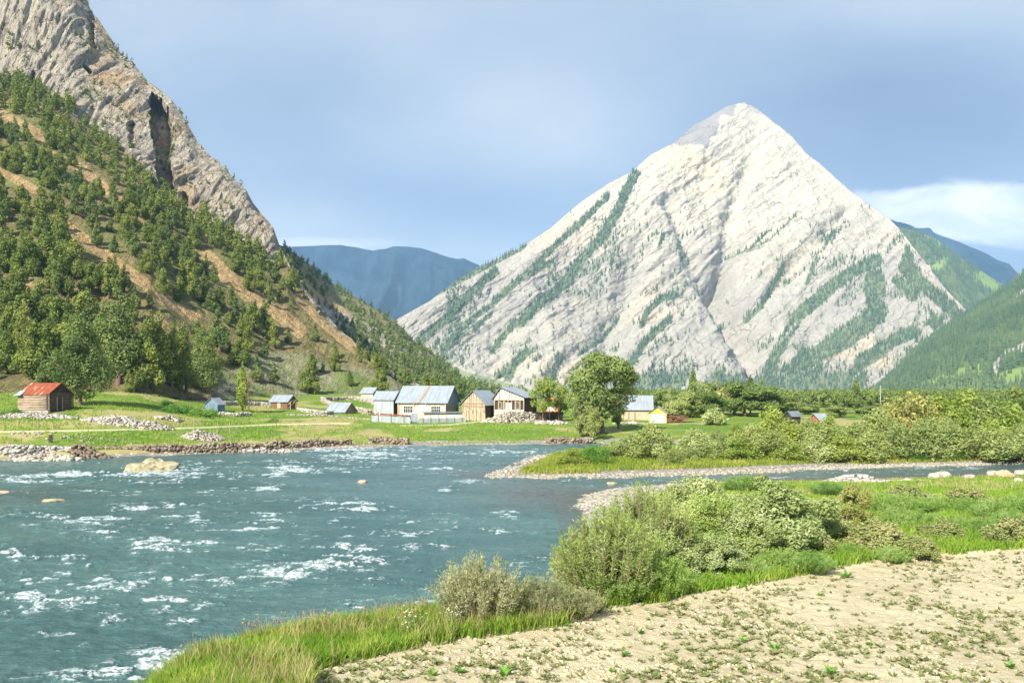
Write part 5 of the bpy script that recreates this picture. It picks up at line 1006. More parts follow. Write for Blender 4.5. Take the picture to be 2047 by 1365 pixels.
def cobbles(C, S, rs, flat=.7):
    n = len(C); V = _cv[None] * (S[:, None, None] * np.array([1.25, 1, flat])) ; V = V * (1 + .35 * (rs.rand(n, 8, 3) - .5)) + (rs.rand(n, 8, 3) - .5) * S[:, None, None] * .28
    a = rs.rand(n) * 3.14; c, s = np.cos(a)[:, None], np.sin(a)[:, None]; x = V[..., 0] * c - V[..., 1] * s; y = V[..., 0] * s + V[..., 1] * c
    V = np.stack([x, y, V[..., 2]], -1) + C[:, None]; return V.reshape(-1, 3), (_cq[None] + (np.arange(n) * 8)[:, None, None]).reshape(-1, 4)
def stone_wall(name, label, pts, h, th, size, mat, seed, cat='stone wall', batter=0.0, zb=None):
    """dry stone wall following pixel/depth points over the meadow"""
    rs = np.random.RandomState(seed); P = [np.array(on_far(px, d)) for px, d in pts]; C, S = [], []
    for a, b in zip(P[:-1], P[1:]):
        L = np.linalg.norm(b - a); n = max(2, int(L / (size * .8))); nr = max(1, int(round(h / (size * .58)))); dirv = (b - a) / L; nrm = np.array([dirv[1], -dirv[0], 0])
        for i in range(n):
            q = a + (b - a) * ((i + .5) / n); z0 = zf(q[0], q[1]) if zb is None else zb; hh = h * (.8 + .35 * vnoise(q[0] * .4, q[1] * .4, seed))
            for k in range(nr):
                for side in (-1, 1) if th > size else (0,):
                    if rs.rand() < .04: continue
                    z = z0 + hh * (k + .5) / nr; C.append(q + nrm * (side * (th / 2 - batter * k / nr * .5) + rs.randn() * size * .14) + dirv * rs.randn() * size * .2 + np.array([0, 0, z - q[2] + rs.randn() * size * .08])); S.append(size * (.7 + .7 * rs.rand()))
    V, Q = cobbles(np.array(C), np.array(S), rs); o = mesh_obj(name, V, Q, mat); return tag(o, label, cat)
def heap(name, label, px, d, rx, ry, h, n, size, mat, seed, cat='rubble heap', near=False, rz=0):
    rs = np.random.RandomState(seed); zfun = zn if near else zf; cx = X_of(px, d); a = rs.rand(n) * 6.283; k = np.sqrt(rs.rand(n)); x = np.cos(a) * k * rx; y = np.sin(a) * k * ry
    c, s = math.cos(rz), math.sin(rz); X = cx + x * c - y * s; Y = d + x * s + y * c; S = size * (.5 + .9 * rs.rand(n) ** 2)
    Z = np.array([zfun(q, w) for q, w in zip(X, Y)]) + np.clip(h * (1 - k ** 2) * (.5 + .9 * vnoise(X * .8, Y * .8, seed)), 0, None) * rs.rand(n) ** .4 + S * .15
    V, Q = cobbles(np.stack([X, Y, Z], 1), S, rs, .75); return tag(mesh_obj(name, V, Q, mat), label, cat)
def boulder(name, label, loc, rx, ry, rz, mat, seed, cat='boulder', res=20, lump=.35, group=None):
    rs = np.random.RandomState(seed); U, V_ = np.meshgrid(np.linspace(0, 2 * np.pi, res * 2 + 1), np.linspace(.02, np.pi - .02, res), indexing='ij'); D = np.stack([np.cos(U) * np.sin(V_), np.sin(U) * np.sin(V_), np.cos(V_)], -1)
    k = 1 + lump * (fbm(D[..., 0] * 1.6 + seed, D[..., 1] * 1.6, D[..., 2] * 1.6, 4) - .5) * 2 + .30 * (ridged(D[..., 0] * 4 + seed, D[..., 1] * 4, D[..., 2] * 4, 4) - .5); P = D * k[..., None] * np.array([rx, ry, rz])
    o = mesh_obj(name, P.reshape(-1, 3), grid_faces(*U.shape), mat); o.location = loc; return tag(o, label, cat, group)
# embankment of the river's left side
stone_wall('stone_embankment', 'grey dry stone embankment at the left end of the far river bank', [(-60, 102.6), (40, 103.0), (150, 105.5), (168, 107)], 1.75, .9, .36, ST_G, 1, zb=WATER - .15)
heap('rubble_heap', 'white boulders piled at the foot of the left embankment', 105, 101.6, 4.6, 1.0, .9, 520, .34, ST_W, 2)
heap('rubble_heap', 'brown stones and earth between the embankment and the long bank wall', 178, 104.8, 2.6, 1.0, 1.2, 240, .35, ST_B, 12)
stone_wall('stone_embankment', 'long low brown stone bank wall along the far water edge', [(160, 107.5), (240, 108.9), (300, 109.9), (420, 112.6), (500, 115), (560, 117.3), (640, 120.6), (698, 123.6)], 1.35, .7, .30, ST_B, 3, zb=WATER - .15)
heap('rubble_heap', 'pale stones at the water line under the middle of the bank wall', 520, 114.2, 9, .7, .45, 300, .32, ST_G, 13)
stone_wall('stone_embankment', 'short square stone wall at the water where the bank wall ends', [(740, 126.5), (770, 127), (816, 127.6)], 1.25, .9, .34, ST_B, 4, zb=WATER - .1)
stone_wall('stone_embankment', 'small stone landing at the water left of the big willow', [(1094, 130.5), (1120, 131), (1160, 131.5), (1185, 132)], 1.0, .9, .36, ST_B, 5, zb=WATER - .1)
heap('rubble_heap', 'large spread of white stones right of and below the log cabin', 255, 124, 6.6, 2.6, .7, 1500, .27, ST_W, 6, rz=.05)
heap('rubble_heap', 'low grey stones spread in front of the log cabin', 60, 124.5, 7.0, 1.6, .45, 800, .25, ST_G, 7)
heap('rubble_heap', 'conical heap of white stones on the riverside meadow', 408, 121, 3.0, 2.2, 1.1, 1000, .24, ST_W, 8)
heap('rubble_heap', 'scattered small stones on the grass above the embankment', 150, 113, 9, 2.4, .1, 150, .18, ST_W, 9)['kind'] = 'stuff'
heap('rubble_heap', 'boulder patch right of the white stone spread', 335, 131, 1.8, 1.2, .6, 60, .5, ST_W, 19)
stone_wall('dry_stone_wall', 'curved dry stone wall climbing right of the lone round juniper', [(660, 226), (645, 222), (650, 213), (672, 205), (700, 198), (722, 190), (738, 184)], 1.0, .6, .34, ST_W, 10)
stone_wall('dry_stone_wall', 'upper dry stone wall in front of the small distant hut', [(664, 226), (690, 230), (716, 230), (738, 222), (750, 212)], .9, .6, .34, ST_W, 11)
stone_wall('dry_stone_wall', 'dry stone wall running from the bare tree to the brown hut', [(445, 178), (480, 186), (520, 190), (550, 190)], .8, .5, .3, ST_G, 14)
stone_wall('dry_stone_wall', 'dry stone wall running right from the brown hut to the low hut', [(596, 186), (620, 181), (650, 178), (664, 180)], .7, .5, .3, ST_G, 15)
stone_wall('dry_stone_wall', 'tan dry stone wall below the blue gabled hut', [(440, 160), (470, 160), (500, 163)], .7, .5, .3, ST_W, 16)
heap('rubble_heap', 'line of white stones on the meadow below the low hut', 660, 170, 9, 1.2, .3, 420, .2, ST_W, 17)
heap('rubble_heap', 'pale rubble slope under the timber house', 1030, 167, 6.6, 3.2, 1.9, 2400, .26, ST_W, 18)
heap('rubble_heap', 'stone edging on the lawn below the dark plank fence', 1105, 161, 3.4, .9, .5, 200, .34, ST_G, 20)
heap('rubble_heap', 'pale rubble on the ground right of the big willow', 1262, 164, 3.4, 1.2, .3, 160, .3, ST_W, 21)
# gravel
ST_V = stonemat('shore_gravel', (0.28, 0.26, 0.21), (0.48, 0.44, 0.36), (0.15, 0.135, 0.11), 2.5)
def gravel(name, label, pts, n, size, zfun, mat, seed, wid):
    rs = np.random.RandomState(seed); P = np.array([wl(*p) if len(p) == 2 else p[:2] for p in pts]); seg = rs.randint(0, len(P) - 1, n * 2); t = rs.rand(n * 2); Q = P[seg] * (1 - t[:, None]) + P[seg + 1] * t[:, None] + rs.randn(n * 2, 2) * wid
    z = zfun(Q[:, 0], Q[:, 1]); ok = z > WATER - .12; Q, z = Q[ok][:n], z[ok][:n]; S = size * (.4 + 1.2 * rs.rand(len(Q)) ** 2); V, F_ = cobbles(np.column_stack([Q, z + S * .12]), S, rs, .6); return tag(mesh_obj(name, V, F_, mat), label, 'gravel', None, 'stuff')
gravel('gravel', 'white gravel along the shore of the shrubby island', [(985, 951), (1040, 957), (1100, 955), (1200, 953), (1350, 949), (1500, 944), (1650, 937), (1750, 933), (1900, 930), (2047, 925)], 5000, .15, z_far, ST_V, 31, .6)
gravel('gravel', 'white gravel on the upstream side of the island tip', [(985, 951), (1010, 938), (1050, 922), (1075, 912)], 800, .18, z_far, ST_V, 32, .7)
gravel('gravel', 'pale gravel bar where the channel meets the river', [(6, 64, 0), (7.5, 68, 0), (10, 72, 0), (14, 75, 0), (20, 77, 0)], 7000, .15, z_near, ST_V, 33, 1.6)
# boulders
boulder('river_boulder', 'large pale yellowish boulder standing in the river at the left', (X_of(302, 89), 89.5, WATER - .1), 2.3, 1.3, 1.0, ST_K, 3, lump=.75, res=40)
boulder('river_boulder', 'lower flat shoulder of rock left beside the large river boulder', (X_of(275, 89), 89.2, WATER - .15), 1.2, .9, .62, ST_K, 8, lump=.4)
boulder('river_stone', 'small pinkish stone in the river right of the middle', (X_of(725, 79), 79, WATER), .42, .35, .22, ST_R, 4, 'stone')
boulder('river_stone', 'flat brown stone awash near the left edge of the river', (X_of(107, 66.5), 66.5, WATER - .02), .8, .5, .16, ST_K, 5, 'stone')
boulder('river_stone', 'brownish stone cut by the left edge in the river', (X_of(6, 71), 71, WATER), .6, .4, .22, ST_R, 6, 'stone')
boulder('river_stone', 'tan stone breaking the channel above the gravel bar', (X_of(1226, 77), 77.5, WATER), .5, .4, .22, ST_K, 7, 'stone')
for i, (px, d, r_, mt, lab) in enumerate([(1870, 79, .62, ST_W, 'left of two white boulders at the channel edge'), (1884, 79.5, .70, ST_W, 'right of two white boulders at the channel edge'), (2008, 78, .8, ST_R, 'orange boulder on the grass by the channel'), (1985, 82, .6, ST_W, 'flat white boulder left of the orange boulder'), (1815, 72, .45, ST_W, 'white stone lying on the grass below the twin boulders'), (2040, 83, .5, ST_W, 'white stone at the right edge near the channel'), (1342, 73, .42, ST_W, 'white stone on the gravel bar behind the front bush'), (1938, 75, .5, ST_W, 'pale stone in the grass left of the orange boulder'), (1690, 71, .7, ST_W, 'white boulder at the left of the stone scatter on the near meadow'), (2035, 70, .4, ST_W, 'small white stone low at the right edge of the meadow')]):
    x = X_of(px, d); boulder('meadow_boulder', lab, (x, d, zn(x, d) + r_ * .18), r_, r_ * .8, r_ * .6, mt, 40 + i, group='boulders at the channel edge')
heap('rubble_heap', 'scatter of pale stones around the white boulder on the near meadow', 1712, 69, 2.4, 2.6, .4, 200, .3, ST_G, 41, near=True)
heap('rubble_heap', 'thin line of stones in the grass right of the stone scatter', 1790, 71.5, 3.6, 1.2, .15, 110, .28, ST_W, 42, near=True)
# ================================================================ near bank: bushes, grass, crop
def near_at(px, py):
    d = np.geomspace(10, 100, 1500); z = z_near(X_of(px, d), d); k = np.argmax((HY - F * z / d) <= py); return Vector((X_of(px, d[k]), d[k], float(z[k])))
def stem_bush(name, seed, h, w, n, per, lsize, asp, lm, stemmat, lean=.5):
    """upright stems with narrow leaves all along them, like sea buckthorn or osier"""
    rs = np.random.RandomState(seed); tubes, C, N, A = [], [], [], []
    for i in range(n):
        a = rs.rand() * 6.283; k = rs.rand() ** .6; b = np.array([math.cos(a), math.sin(a), 0]) * k * w * .24; e = np.array([math.cos(a), math.sin(a), 0]) * k * w * (.42 + .1 * rs.rand()) + np.array([0, 0, h * (1 - .38 * k * k) * (.62 + .42 * rs.rand())])
        c = (b + e) / 2 + np.array([math.cos(a), math.sin(a), 0]) * w * .05 * rs.randn() + np.array([0, 0, h * .06]); t = np.linspace(0, 1, 6)[:, None]; P = (1 - t) ** 2 * b + 2 * t * (1 - t) * c + t * t * e
        tubes.append(np_tube([Vector(p) for p in P], [.011 * h / 2] * 5 + [.003], 3))
        m_ = int(per * (.7 + .6 * rs.rand())); tt = .18 + .84 * rs.rand(m_, 1) ** .8; tt = np.clip(tt, 0, 1); Q = (1 - tt) ** 2 * b + 2 * tt * (1 - tt) * c + tt * tt * e; T = unit(2 * (1 - tt) * (c - b) + 2 * tt * (e - c)); sd_ = unit(rs.randn(m_, 3)); ax = unit(T * .75 + sd_ * .75)
        C.append(Q + ax * lsize * .9 + sd_ * .02); A.append(ax); N.append(unit(rs.randn(m_, 3) + np.array([0, -.3, .6])))
    C, N, A = map(np.concatenate, (C, N, A)); V, Q = leaves(C, N, lsize, asp, rs, A); root = empty(name, (0, 0, 0)); mesh_obj('crown', V, Q, lm, root); sV, sQ = merge(tubes); mesh_obj('stems', sV, sQ, stemmat, root); return root
OS1 = stem_bush('osier_bush', 1, 1.9, 2.9, 210, 75, .062, .13, leafmat('grey_osier_leaves', (0.21, 0.26, 0.11), (0.36, 0.40, 0.19), (0.48, 0.49, 0.28), 1.5, .28), TWIG)
OS2 = stem_bush('osier_bush', 2, 3.2, 3.6, 300, 95, .075, .14, LM_FGW, TWIG)
def dome(seed, h, w, lm, n=15000, size=.055, nb=60, stems=24, asp=.32, up=.4):
    rs = np.random.RandomState(seed); bl = []
    for i in range(nb):
        a = rs.rand() * 6.283; k = rs.rand() ** .5; z = math.sqrt(max(0, 1 - k * k)) * (.62 + .38 * rs.rand()) * (1 if rs.rand() < .75 else .5) + .10; r = w * (.065 + .05 * rs.rand()); bl.append((math.cos(a) * k * w * .45, math.sin(a) * k * w * .45, z * h * .88, r, r, r * 1.05))
    A_ = sum(12.566 * b[3] * b[3] for b in bl); cr = blob_leaves(bl, n / A_, size, rs, asp, .8, up, .25); parts = []
    for i in range(stems):
        e = Vector(bl[rs.randint(nb)][:3]); parts.append(np_tube([Vector((e.x * .12, e.y * .12, -.1)), Vector((e.x * .45 + rs.randn() * .05, e.y * .45, e.z * .5)), Vector((e.x * .8, e.y * .8, e.z * .8)), e], [h * .012, h * .010, h * .006, h * .003], 4))
    root = empty('leafy_bush', (0, 0, 0)); mesh_obj('crown', cr[0], cr[1], lm, root); s_ = merge(parts); mesh_obj('stems', s_[0], s_[1], TWIG, root); return root
DM = [dome(11, 2.6, 3.2, LM_SILV, 20000), dome(12, 2.6, 3.4, LM_FGW, 20000), dome(13, 2.4, 3.0, LM_SILV, 15000, .06, 50, 40)]
LM_HERB = leafmat('feathery_leaves', (0.17, 0.30, 0.06), (0.30, 0.47, 0.12), (0.42, 0.56, 0.20), 1.0, .35)
HB = stem_bush('herb_clump', 14, 1.15, 1.9, 190, 75, .045, .16, LM_HERB, LM_HERB); HB2 = dome(15, 1.0, 1.6, leafmat('brown_green_leaves', (0.22, 0.25, 0.09), (0.36, 0.41, 0.15), (0.46, 0.44, 0.21), 1.2, .25), 8000, .05, 34, 30, .3)
OC = dome(16, 2.0, 2.2, LM_OCHRE, 11000, .06, 40, 20, .35)
FB = 'bushes of the thicket on the near bank'; FB0 = 'osier bushes at the water'
def fg(proto, w0, h0, px, base, top, wpx, lab, cat='bush', grp=FB, rz=None, sink=.08):
    p = near_at(px, base); h = (base - top) / F * p.y * 1.12; w_ = wpx / F * p.y; return put(proto, p - Vector((0, 0, sink)), w_ / w0 * (1.35 if 'thicket' in (grp or '') else 1.08), (px * .37) % 6.28 if rz is None else rz, h / h0, lab, cat, grp)
fg(OS1, 2.9, 1.9, 958, 1244, 1116, 205, 'grey green osier bush with upright stems standing alone at the water', grp=FB0)
fg(OS1, 2.9, 1.9, 1082, 1236, 1152, 150, 'lower grey green osier bush right of the lone one', grp=FB0)
fg(OS1, 2.9, 1.9, 1150, 1226, 1172, 100, 'small osier clump between the low osier and the green herbs')
fg(OS2, 3.6, 3.2, 1215, 1196, 1035, 180, 'tall yellow green osier at the water end of the thicket')
fg(OS2, 3.6, 3.2, 1285, 1150, 985, 170, 'osier with spiky top rising before the gravel bar')
fg(OS2, 3.6, 3.2, 1175, 1190, 1070, 120, 'osier leaning over the water left of the tall one')
fg(DM[0], 3.2, 2.6, 1385, 1090, 958, 150, 'silvery topped round bush in the middle back of the thicket')
fg(DM[1], 3.4, 2.6, 1330, 1120, 1010, 150, 'pale leafy bush below the silvery round bush')
fg(DM[0], 3.2, 2.6, 1290, 1165, 1045, 150, 'silvery bush just right of the tall osier')
fg(DM[1], 3.4, 2.6, 1430, 1118, 985, 130, 'yellow green bush between the two domed bushes')
fg(DM[2], 3.0, 2.4, 1560, 1108, 962, 190, 'largest domed silvery bush with dark stems showing under it')
fg(DM[2], 3.0, 2.4, 1490, 1125, 1015, 140, 'pale bush with bare lower stems left of the largest dome')
fg(DM[0], 3.2, 2.6, 1625, 1090, 1000, 110, 'silvery bush at the right shoulder of the largest dome')
fg(DM[1], 3.4, 2.6, 1460, 1060, 985, 120, 'bush half hidden behind the thicket before the channel')
fg(DM[1], 3.4, 2.6, 1370, 1140, 1060, 130, 'leafy bush above the green herbs in the thicket')
fg(DM[1], 3.4, 2.6, 1255, 1180, 1075, 130, 'leafy bush filling the front of the thicket beside the tall osier')
fg(DM[0], 3.2, 2.6, 1420, 1150, 1070, 120, 'low silvery bush in the front middle of the thicket')
fg(DM[1], 3.4, 2.6, 1530, 1070, 985, 120, 'green bush behind the left flank of the largest dome')
fg(DM[1], 3.4, 2.6, 1345, 1060, 985, 120, 'bush at the back of the thicket left of the silvery round bush')
fg(DM[1], 3.4, 2.6, 1215, 1185, 1060, 110, 'leafy bush in front of the left side of the tall osier in the thicket')
fg(HB, 1.75, 1.15, 1228, 1200, 1118, 120, 'feathery green herb clump at the foot of the tall osier', 'herb')
fg(HB, 1.75, 1.15, 1310, 1192, 1108, 110, 'feathery green herb clump beside the white flowers', 'herb')
fg(HB, 1.75, 1.15, 1425, 1128, 1062, 90, 'bright green herbs in the gap between the domed bushes', 'herb')
fg(HB, 1.75, 1.15, 1395, 1100, 1070, 60, 'small bright herb tuft left of the gap', 'herb')
fg(OC, 2.2, 2.0, 1700, 1062, 978, 80, 'ochre yellow bush right of the largest dome')
fg(HB2, 1.6, 1.0, 1660, 1085, 1035, 110, 'twiggy brown bush at the right end of the thicket')
fg(HB2, 1.6, 1.0, 1745, 1100, 1040, 120, 'rounded brownish shrub standing in the green meadow')
fg(HB2, 1.6, 1.0, 1620, 1112, 1060, 90, 'low grey brown shrub before the right end of the thicket')
fg(HB2, 1.6, 1.0, 1880, 1085, 1040, 90, 'brown green shrub low on the right meadow')
fg(HB2, 1.6, 1.0, 2030, 1092, 1030, 90, 'dark brown shrub cut by the right edge of the near meadow')
fg(HB2, 1.6, 1.0, 1830, 1110, 1070, 80, 'low olive shrub just above the field edge at the right')
fg(HB2, 1.6, 1.0, 1935, 1010, 975, 70, 'reddish brown weeds in the back of the near meadow')
fg(HB2, 1.6, 1.0, 1820, 1005, 970, 80, 'brownish weeds behind the tall green herbs')
fg(HB, 1.75, 1.15, 1488, 985, 950, 70, 'green herb tuft by the channel behind the thicket', 'herb')
fg(OC, 2.2, 2.0, 1520, 985, 950, 34, 'thin rusty bush at the channel edge')
fg(HB, 1.75, 1.15, 1655, 990, 962, 60, 'green tuft left of the white boulder on the near meadow', 'herb')
HG = 'tall feathery green herbs of the near meadow'
for i, (px, b, t_, w_) in enumerate([(1770, 1030, 985, 80), (1810, 1035, 988, 90), (1860, 1030, 990, 90), (1905, 1035, 995, 90), (1950, 1040, 995, 80), (1990, 1045, 1000, 90), (2035, 1040, 990, 90), (1835, 1065, 1020, 100), (1900, 1070, 1030, 90), (1790, 1060, 1015, 80), (1960, 1075, 1035, 90), (2020, 1065, 1020, 80), (1720, 1030, 1000, 60), (1560, 1145, 1095, 90), (1620, 1140, 1100, 90), (1500, 1150, 1115, 80), (1370, 1175, 1140, 70), (1700, 1120, 1085, 80), (1780, 1120, 1090, 70)]):
    where = ['left', 'second', 'third', 'fourth', 'last', '', '', '', '', '', '', '', '', 'between thicket and field left of centre', 'between thicket and field right of centre', 'at the notch of the field edge', 'under the white flowers', 'left of the field edge shrub', 'right before the field edge shrub'][i] if i > 12 else ('at the front right corner' if px > 1940 else 'in the middle' if px > 1840 else 'at the left') + ' of the herb field' if b < 1090 else 'between thicket and field edge'
    fg(HB, 1.75, 1.15, px, b, t_, w_, ('' if i > 12 else 'front row ' if b > 1050 else 'back row ') + 'green herb clump ' + where, 'herb', HG)
# white flowers
WF = leafmat('white_petals', (0.52, 0.47, 0.34), (0.66, 0.60, 0.46), None, 2, .2)
for i, (px, py, w_, lab) in enumerate([(1312, 1172, .55, 'white flowering yarrow in front of the thicket'), (1408, 1122, .5, 'pale pink flowers below the domed bushes'), (822, 1278, .35, 'white flower tuft in the grass of the bank'), (905, 1268, .25, 'small white flowers right in the bank grass')]):
    p = near_at(px, py); rs = np.random.RandomState(i); C = np.column_stack([rs.randn(90) * w_ * .4, rs.randn(90) * w_ * .4, .3 + .35 * rs.rand(90)]); o = empty('flower_clump', p); V, Q = leaves(C, unit(rs.randn(90, 3) * .5 + [0, -.3, 1]), .018, .9, rs); mesh_obj('petals', V, Q, WF, o)['kind'] = 'stuff'; pr = merge([np_tube([Vector((c[0] * .4, c[1] * .4, 0)), Vector(c)], [.004, .003], 3) for c in C[:40]]); mesh_obj('stems', pr[0], pr[1], LM_GREEN, o); tag(o, lab, 'flowers')
# grass: nobody could count the blades
def blades(name, label, P, hgt, wid, mat, seed, lean=.35, cat='grass'):
    rs = np.random.RandomState(seed); n = len(P); a = rs.rand(n) * 6.283; hgt = np.broadcast_to(hgt, n) * (.5 + rs.rand(n)); dx = np.column_stack([np.cos(a), np.sin(a), 0 * a]); ln = np.column_stack([rs.randn(n), rs.randn(n), 0 * a]) * (hgt * lean)[:, None]; up = np.array([0, 0, 1.])
    w_ = (wid * (.7 + .6 * rs.rand(n)))[:, None]; B = P - up * .03; M = P + ln * .35 + up * (hgt * .6)[:, None]; T = P + ln + up * hgt[:, None]
    V = np.stack([B - dx * w_ * .5, B + dx * w_ * .5, M + dx * w_ * .42, M - dx * w_ * .42, T + dx * w_ * .08, T - dx * w_ * .08], 1).reshape(-1, 3); k = (np.arange(n) * 6)[:, None]
    Q = np.concatenate([k + [0, 1, 2, 3], k + [3, 2, 4, 5]]); o = mesh_obj(name, V, Q, mat); return tag(o, label, cat, None, 'stuff')
def sample(n, px0, px1, d0, d1, f, seed, pw=1.0):
    rs = np.random.RandomState(seed); px = px0 + (px1 - px0) * rs.rand(n); d = d0 * (d1 / d0) ** (rs.rand(n) ** pw); x = X_of(px, d); ok = f(x, d, px) > rs.rand(n); x, d = x[ok], d[ok]; return np.column_stack([x, d, z_near(x, d)])
def fbank(x, y, px):
    fe, _ = seg_dist(x, y, FIELD); inf = inside(x, y, POLY_FIELD); sd, _ = seg_dist(x, y, SH_NEAR); return np.where(inf, .9 * (fe < .22) * (fbm(x * 2, y * 2, 3) > .42), 1.0) * inside(x, y, POLY_NEAR) * (sd > .5) * np.where(y > 58, sstep(sd, 5, 9) if True else 1, 1)
P = sample(230000, 250, 1350, 13.5, 29, fbank, 1); k = fbm(P[:, 0] * .9, P[:, 1] * .9, 2)
blades('bank_grass', 'tall bright green grass along the edge of the near bank', P, .16 + .26 * k, .016, LM_GRASS, 2)
P = sample(48000, 300, 1350, 14, 29, lambda x, y, px: fbank(x, y, px) * (fbm(x * .8, y * .8, 9) > .5), 3)
blades('bank_grass', 'dry yellow blades mixed into the near bank grass', P, .40, .012, LM_DRYG, 4, .25)
P = sample(150000, 1250, 2150, 21, 44, fbank, 5); k = fbm(P[:, 0] * .5, P[:, 1] * .5, 2)
blades('meadow_grass', 'mixed grass and herbs of the near meadow behind the field', P, .12 + .40 * k ** 1.5, .028, LM_GRASS, 6)
P = sample(90000, 1400, 2200, 40, 86, lambda x, y, px: fbank(x, y, px) * (.3 + .7 * (fbm(x * .15, y * .15, 4) > .45)), 7); k = fbm(P[:, 0] * .3, P[:, 1] * .3, 2)
blades('meadow_grass', 'short yellowish grass of the meadow by the channel', P, .07 + .16 * k, .05, LM_GRASS, 8)
P = sample(30000, 1400, 2150, 24, 80, lambda x, y, px: fbank(x, y, px) * (fbm(x * .3, y * .3, 14) > .52), 9)
blades('meadow_grass', 'dry tufts scattered through the near meadow', P, .30, .035, LM_DRYG, 10, .3)
def fisl(x, y, px): return (seg_dist(x, y, _shf)[0] > 2.2 + 1.5 * (px > 1200) * (px < 1700)) * inside(x, y, POLY_FAR) * 1.0
rs = np.random.RandomState(21); n = 60000; px = 1040 + 1030 * rs.rand(n); d = 84 + 26 * rs.rand(n); x = X_of(px, d); ok = fisl(x, d, px) > 0; P = np.column_stack([x[ok], d[ok], z_far(x[ok], d[ok])])
blades('island_grass', 'yellow green grass fringe of the shrubby island', P, .32, .07, leafmat('island_grass_blades', (0.15, 0.22, 0.03), (0.27, 0.35, 0.05), (0.40, 0.40, 0.09), .3, .3, objvar=0), 22)
rs = np.random.RandomState(23); n = 90000; px = -40 + 1250 * rs.rand(n); d = 104 * (240 / 104) ** (rs.rand(n) ** 1.3); x = X_of(px, d); _i = inside(x, d, POLY_FAR) & (seg_dist(x, d, _shf)[0] > 1.8) & (fbm(x * .25, d * .25, 7) > .42) & (seg_dist(px, HY - F * z_far(x, d) / d, PATH)[0] > 2); P = np.column_stack([x[_i], d[_i], z_far(x[_i], d[_i])])
blades('meadow_grass', 'short tufted grass of the meadow across the river', P, .20, .10, LM_GRASS, 24, .5)
# seed heads standing over the bank edge
rs = np.random.RandomState(31); tb, C = [], []
for i in range(120):
    px = 370 + 520 * rs.rand() ** 1.15; py = np.interp(px, [370, 420, 500, 700, 860, 900], [1345, 1305, 1290, 1272, 1256, 1250]) + 6 * rs.rand(); p = near_at(px, py); h = .25 + .45 * rs.rand() ** 1.6; e = p + Vector((rs.randn() * .05, rs.randn() * .05, h)); tb.append(np_tube([p, (p + e) / 2 + Vector((rs.randn() * .015, 0, 0)), e], [.005, .004, .003], 3))
    for j in range(5): C.append(np.array(e) + rs.randn(3) * [.012, .012, .03])
sV, sQ = merge(tb); lV, lQ = leaves(np.array(C), unit(rs.randn(len(C), 3)), .022, .6, rs); V, Q = merge([(sV, sQ), (lV, lQ)])
tag(mesh_obj('seed_heads', V, Q, leafmat('brown_seed_heads', (0.30, 0.20, 0.08), (0.50, 0.34, 0.15), None, 2, .2, objvar=0)), 'brown seed heads standing above the bank grass against the river', 'grass', None, 'stuff')
# crop
def ffield(x, y, px): return inside(x, y, POLY_FIELD) * (seg_dist(x, y, FIELD)[0] > .15) * (.25 + .75 * (fbm(x * .7, y * .7, 6) > .47))
P = sample(8500, 420, 2150, 13.5, 31, ffield, 41); n = len(P); rs = np.random.RandomState(42); per = 6; s_ = .035 + .05 * rs.rand(n) ** 1.5
C = np.repeat(P, per, 0); a = rs.rand(n * per) * 6.283; r_ = np.repeat(s_, per); A_ = np.column_stack([np.cos(a), np.sin(a), .25 + .5 * rs.rand(n * per)]); A_ = unit(A_); V, Q = leaves(C + A_ * r_[:, None] * .9 + [0, 0, .012], unit(np.column_stack([rs.randn(n * per) * .5, rs.randn(n * per) * .5, np.ones(n * per)])), r_, .30, rs, A_)
tag(mesh_obj('crop_seedlings', V, Q, leafmat('seedling_leaves', (0.10, 0.13, 0.04), (0.20, 0.25, 0.09), (0.30, 0.30, 0.14), 3, .2, objvar=0)), 'small olive seedlings dotted over the dry field', 'seedlings', None, 'stuff')
P = sample(14000, 300, 2150, 12.5, 30, lambda x, y, px: inside(x, y, POLY_FIELD) * (.2 + .8 * (fbm(x * .5, y * .5, 16) > .5)), 43); rs = np.random.RandomState(44); S = .02 + .05 * rs.rand(len(P)) ** 3
V, Q = cobbles(P + np.column_stack([0 * S, 0 * S, S * .15]), S, rs, .6); m, g = new_mat('soil_clods'); p = geo_pos(g); finish(g, g.mix(g.noise(p, 2, 4), (0.50, 0.42, 0.28), (0.60, 0.52, 0.36)), .95)
tag(mesh_obj('soil_clods', V, Q, m), 'crumbled clods of dry soil on the field', 'soil', None, 'stuff')
WD = []
rs = np.random.RandomState(51)
for i in range(3):
    n = 26; a = rs.rand(n) * 6.28; A_ = unit(np.column_stack([np.cos(a), np.sin(a), .3 + .9 * rs.rand(n)])); C = A_ * (.05 + .11 * rs.rand(n, 1)); V, Q = leaves(C, unit(np.cross(A_, np.column_stack([-np.sin(a), np.cos(a), 0 * a])) * -1 + rs.randn(n, 3) * .2), .06, .5, rs, A_); WD.append(mesh_obj('weed', V, Q, LM_GREEN))
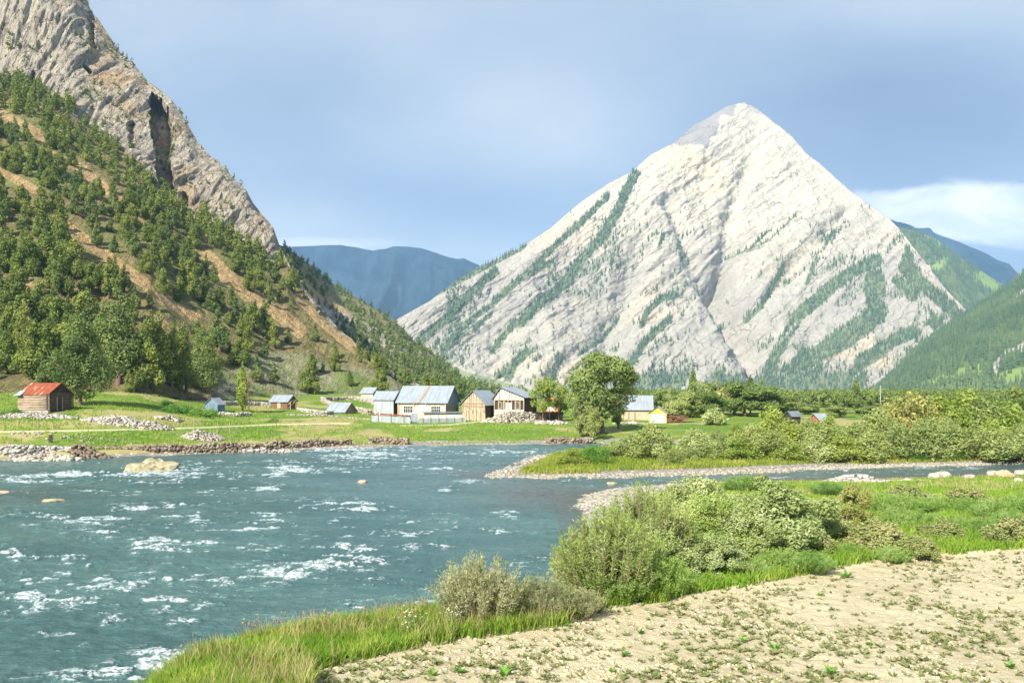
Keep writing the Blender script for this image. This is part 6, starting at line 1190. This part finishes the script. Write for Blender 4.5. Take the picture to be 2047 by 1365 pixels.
for i, (px, py, s_) in enumerate([(1487, 1284, .9), (1549, 1296, 1.0), (1691, 1155, 1.5), (1280, 1266, .7), (1250, 1310, .8), (1738, 1290, .6), (1662, 1348, 1.1), (1225, 1345, .6), (1640, 1190, .8), (2018, 1335, .9), (1130, 1180, .1), (920, 1345, .8), (1010, 1350, 1.2), (865, 1350, .9), (1380, 1300, .6)]):
    if s_ < .2: continue
    p = near_at(px, py); o = WD[i % 3] if i < 3 else WD[i % 3].copy(); (None if i < 3 else link(o)); o.location = p; o.scale = (s_,) * 3; o.rotation_euler = (0, 0, i)
    tag(o, ['leafy weed in the middle of the field, left of a pair', 'leafy weed in the middle of the field, right of a pair', 'tallest leafy weed growing on the edge of the field under the meadow', 'small weed in the left part of the field near the grass', 'small weed below and left of the small field edge weed', 'small weed right of the middle of the field', 'bright leafy weed at the bottom edge of the picture right of the middle', 'tiny weed at the bottom edge of the field left of the middle', 'weed near the upper field edge under the brown shrubs', 'weed in the bottom right corner of the field', '', 'weed near the bottom by the tip of the bank grass', 'broad weed at the bottom left of the field', 'leftmost weed of the field beside the bank grass', 'small weed alone in the centre left of the field'][i], 'weed', 'green weeds growing in the dry field')
# ================================================================ air
m, g = new_mat('haze_air')
pv = g.n('ShaderNodeVolumePrincipled', {'Color': (0.38, 0.66, 1.0), 'Density': 0.000085, 'Anisotropy': 0.0})
g.n('ShaderNodeOutputMaterial', {1: pv.outputs[0]})
hb = MB().box(-7800, 7800, -200, 7700, -46, 1250).build('haze', m); tag(hb, kind='stuff')

# labels that several things share get their place from the left
by = {}
for o in COL.objects:
    if o.parent is None and 'category' in o and 'label' in o: by.setdefault(o['label'], []).append(o)
ORD = ['leftmost', 'second', 'third', 'fourth', 'fifth', 'sixth', 'seventh', 'eighth', 'ninth', 'tenth', 'eleventh', 'twelfth', 'thirteenth', 'fourteenth', 'fifteenth', 'sixteenth', 'seventeenth', 'eighteenth', 'nineteenth', 'twentieth', 'twenty first', 'twenty second', 'twenty third']
for lab, os_ in by.items():
    if len(os_) < 2: continue
    os_.sort(key=lambda o: o.location.x / o.location.y); n = len(os_)
    for i, o in enumerate(os_):
        pre = {2: ['left', 'right'], 3: ['left', 'middle', 'right']}.get(n, None); pre = pre[i] if pre else ('rightmost' if i == n - 1 else ORD[min(i, 22)])
        o['label'] = pre + ' ' + lab
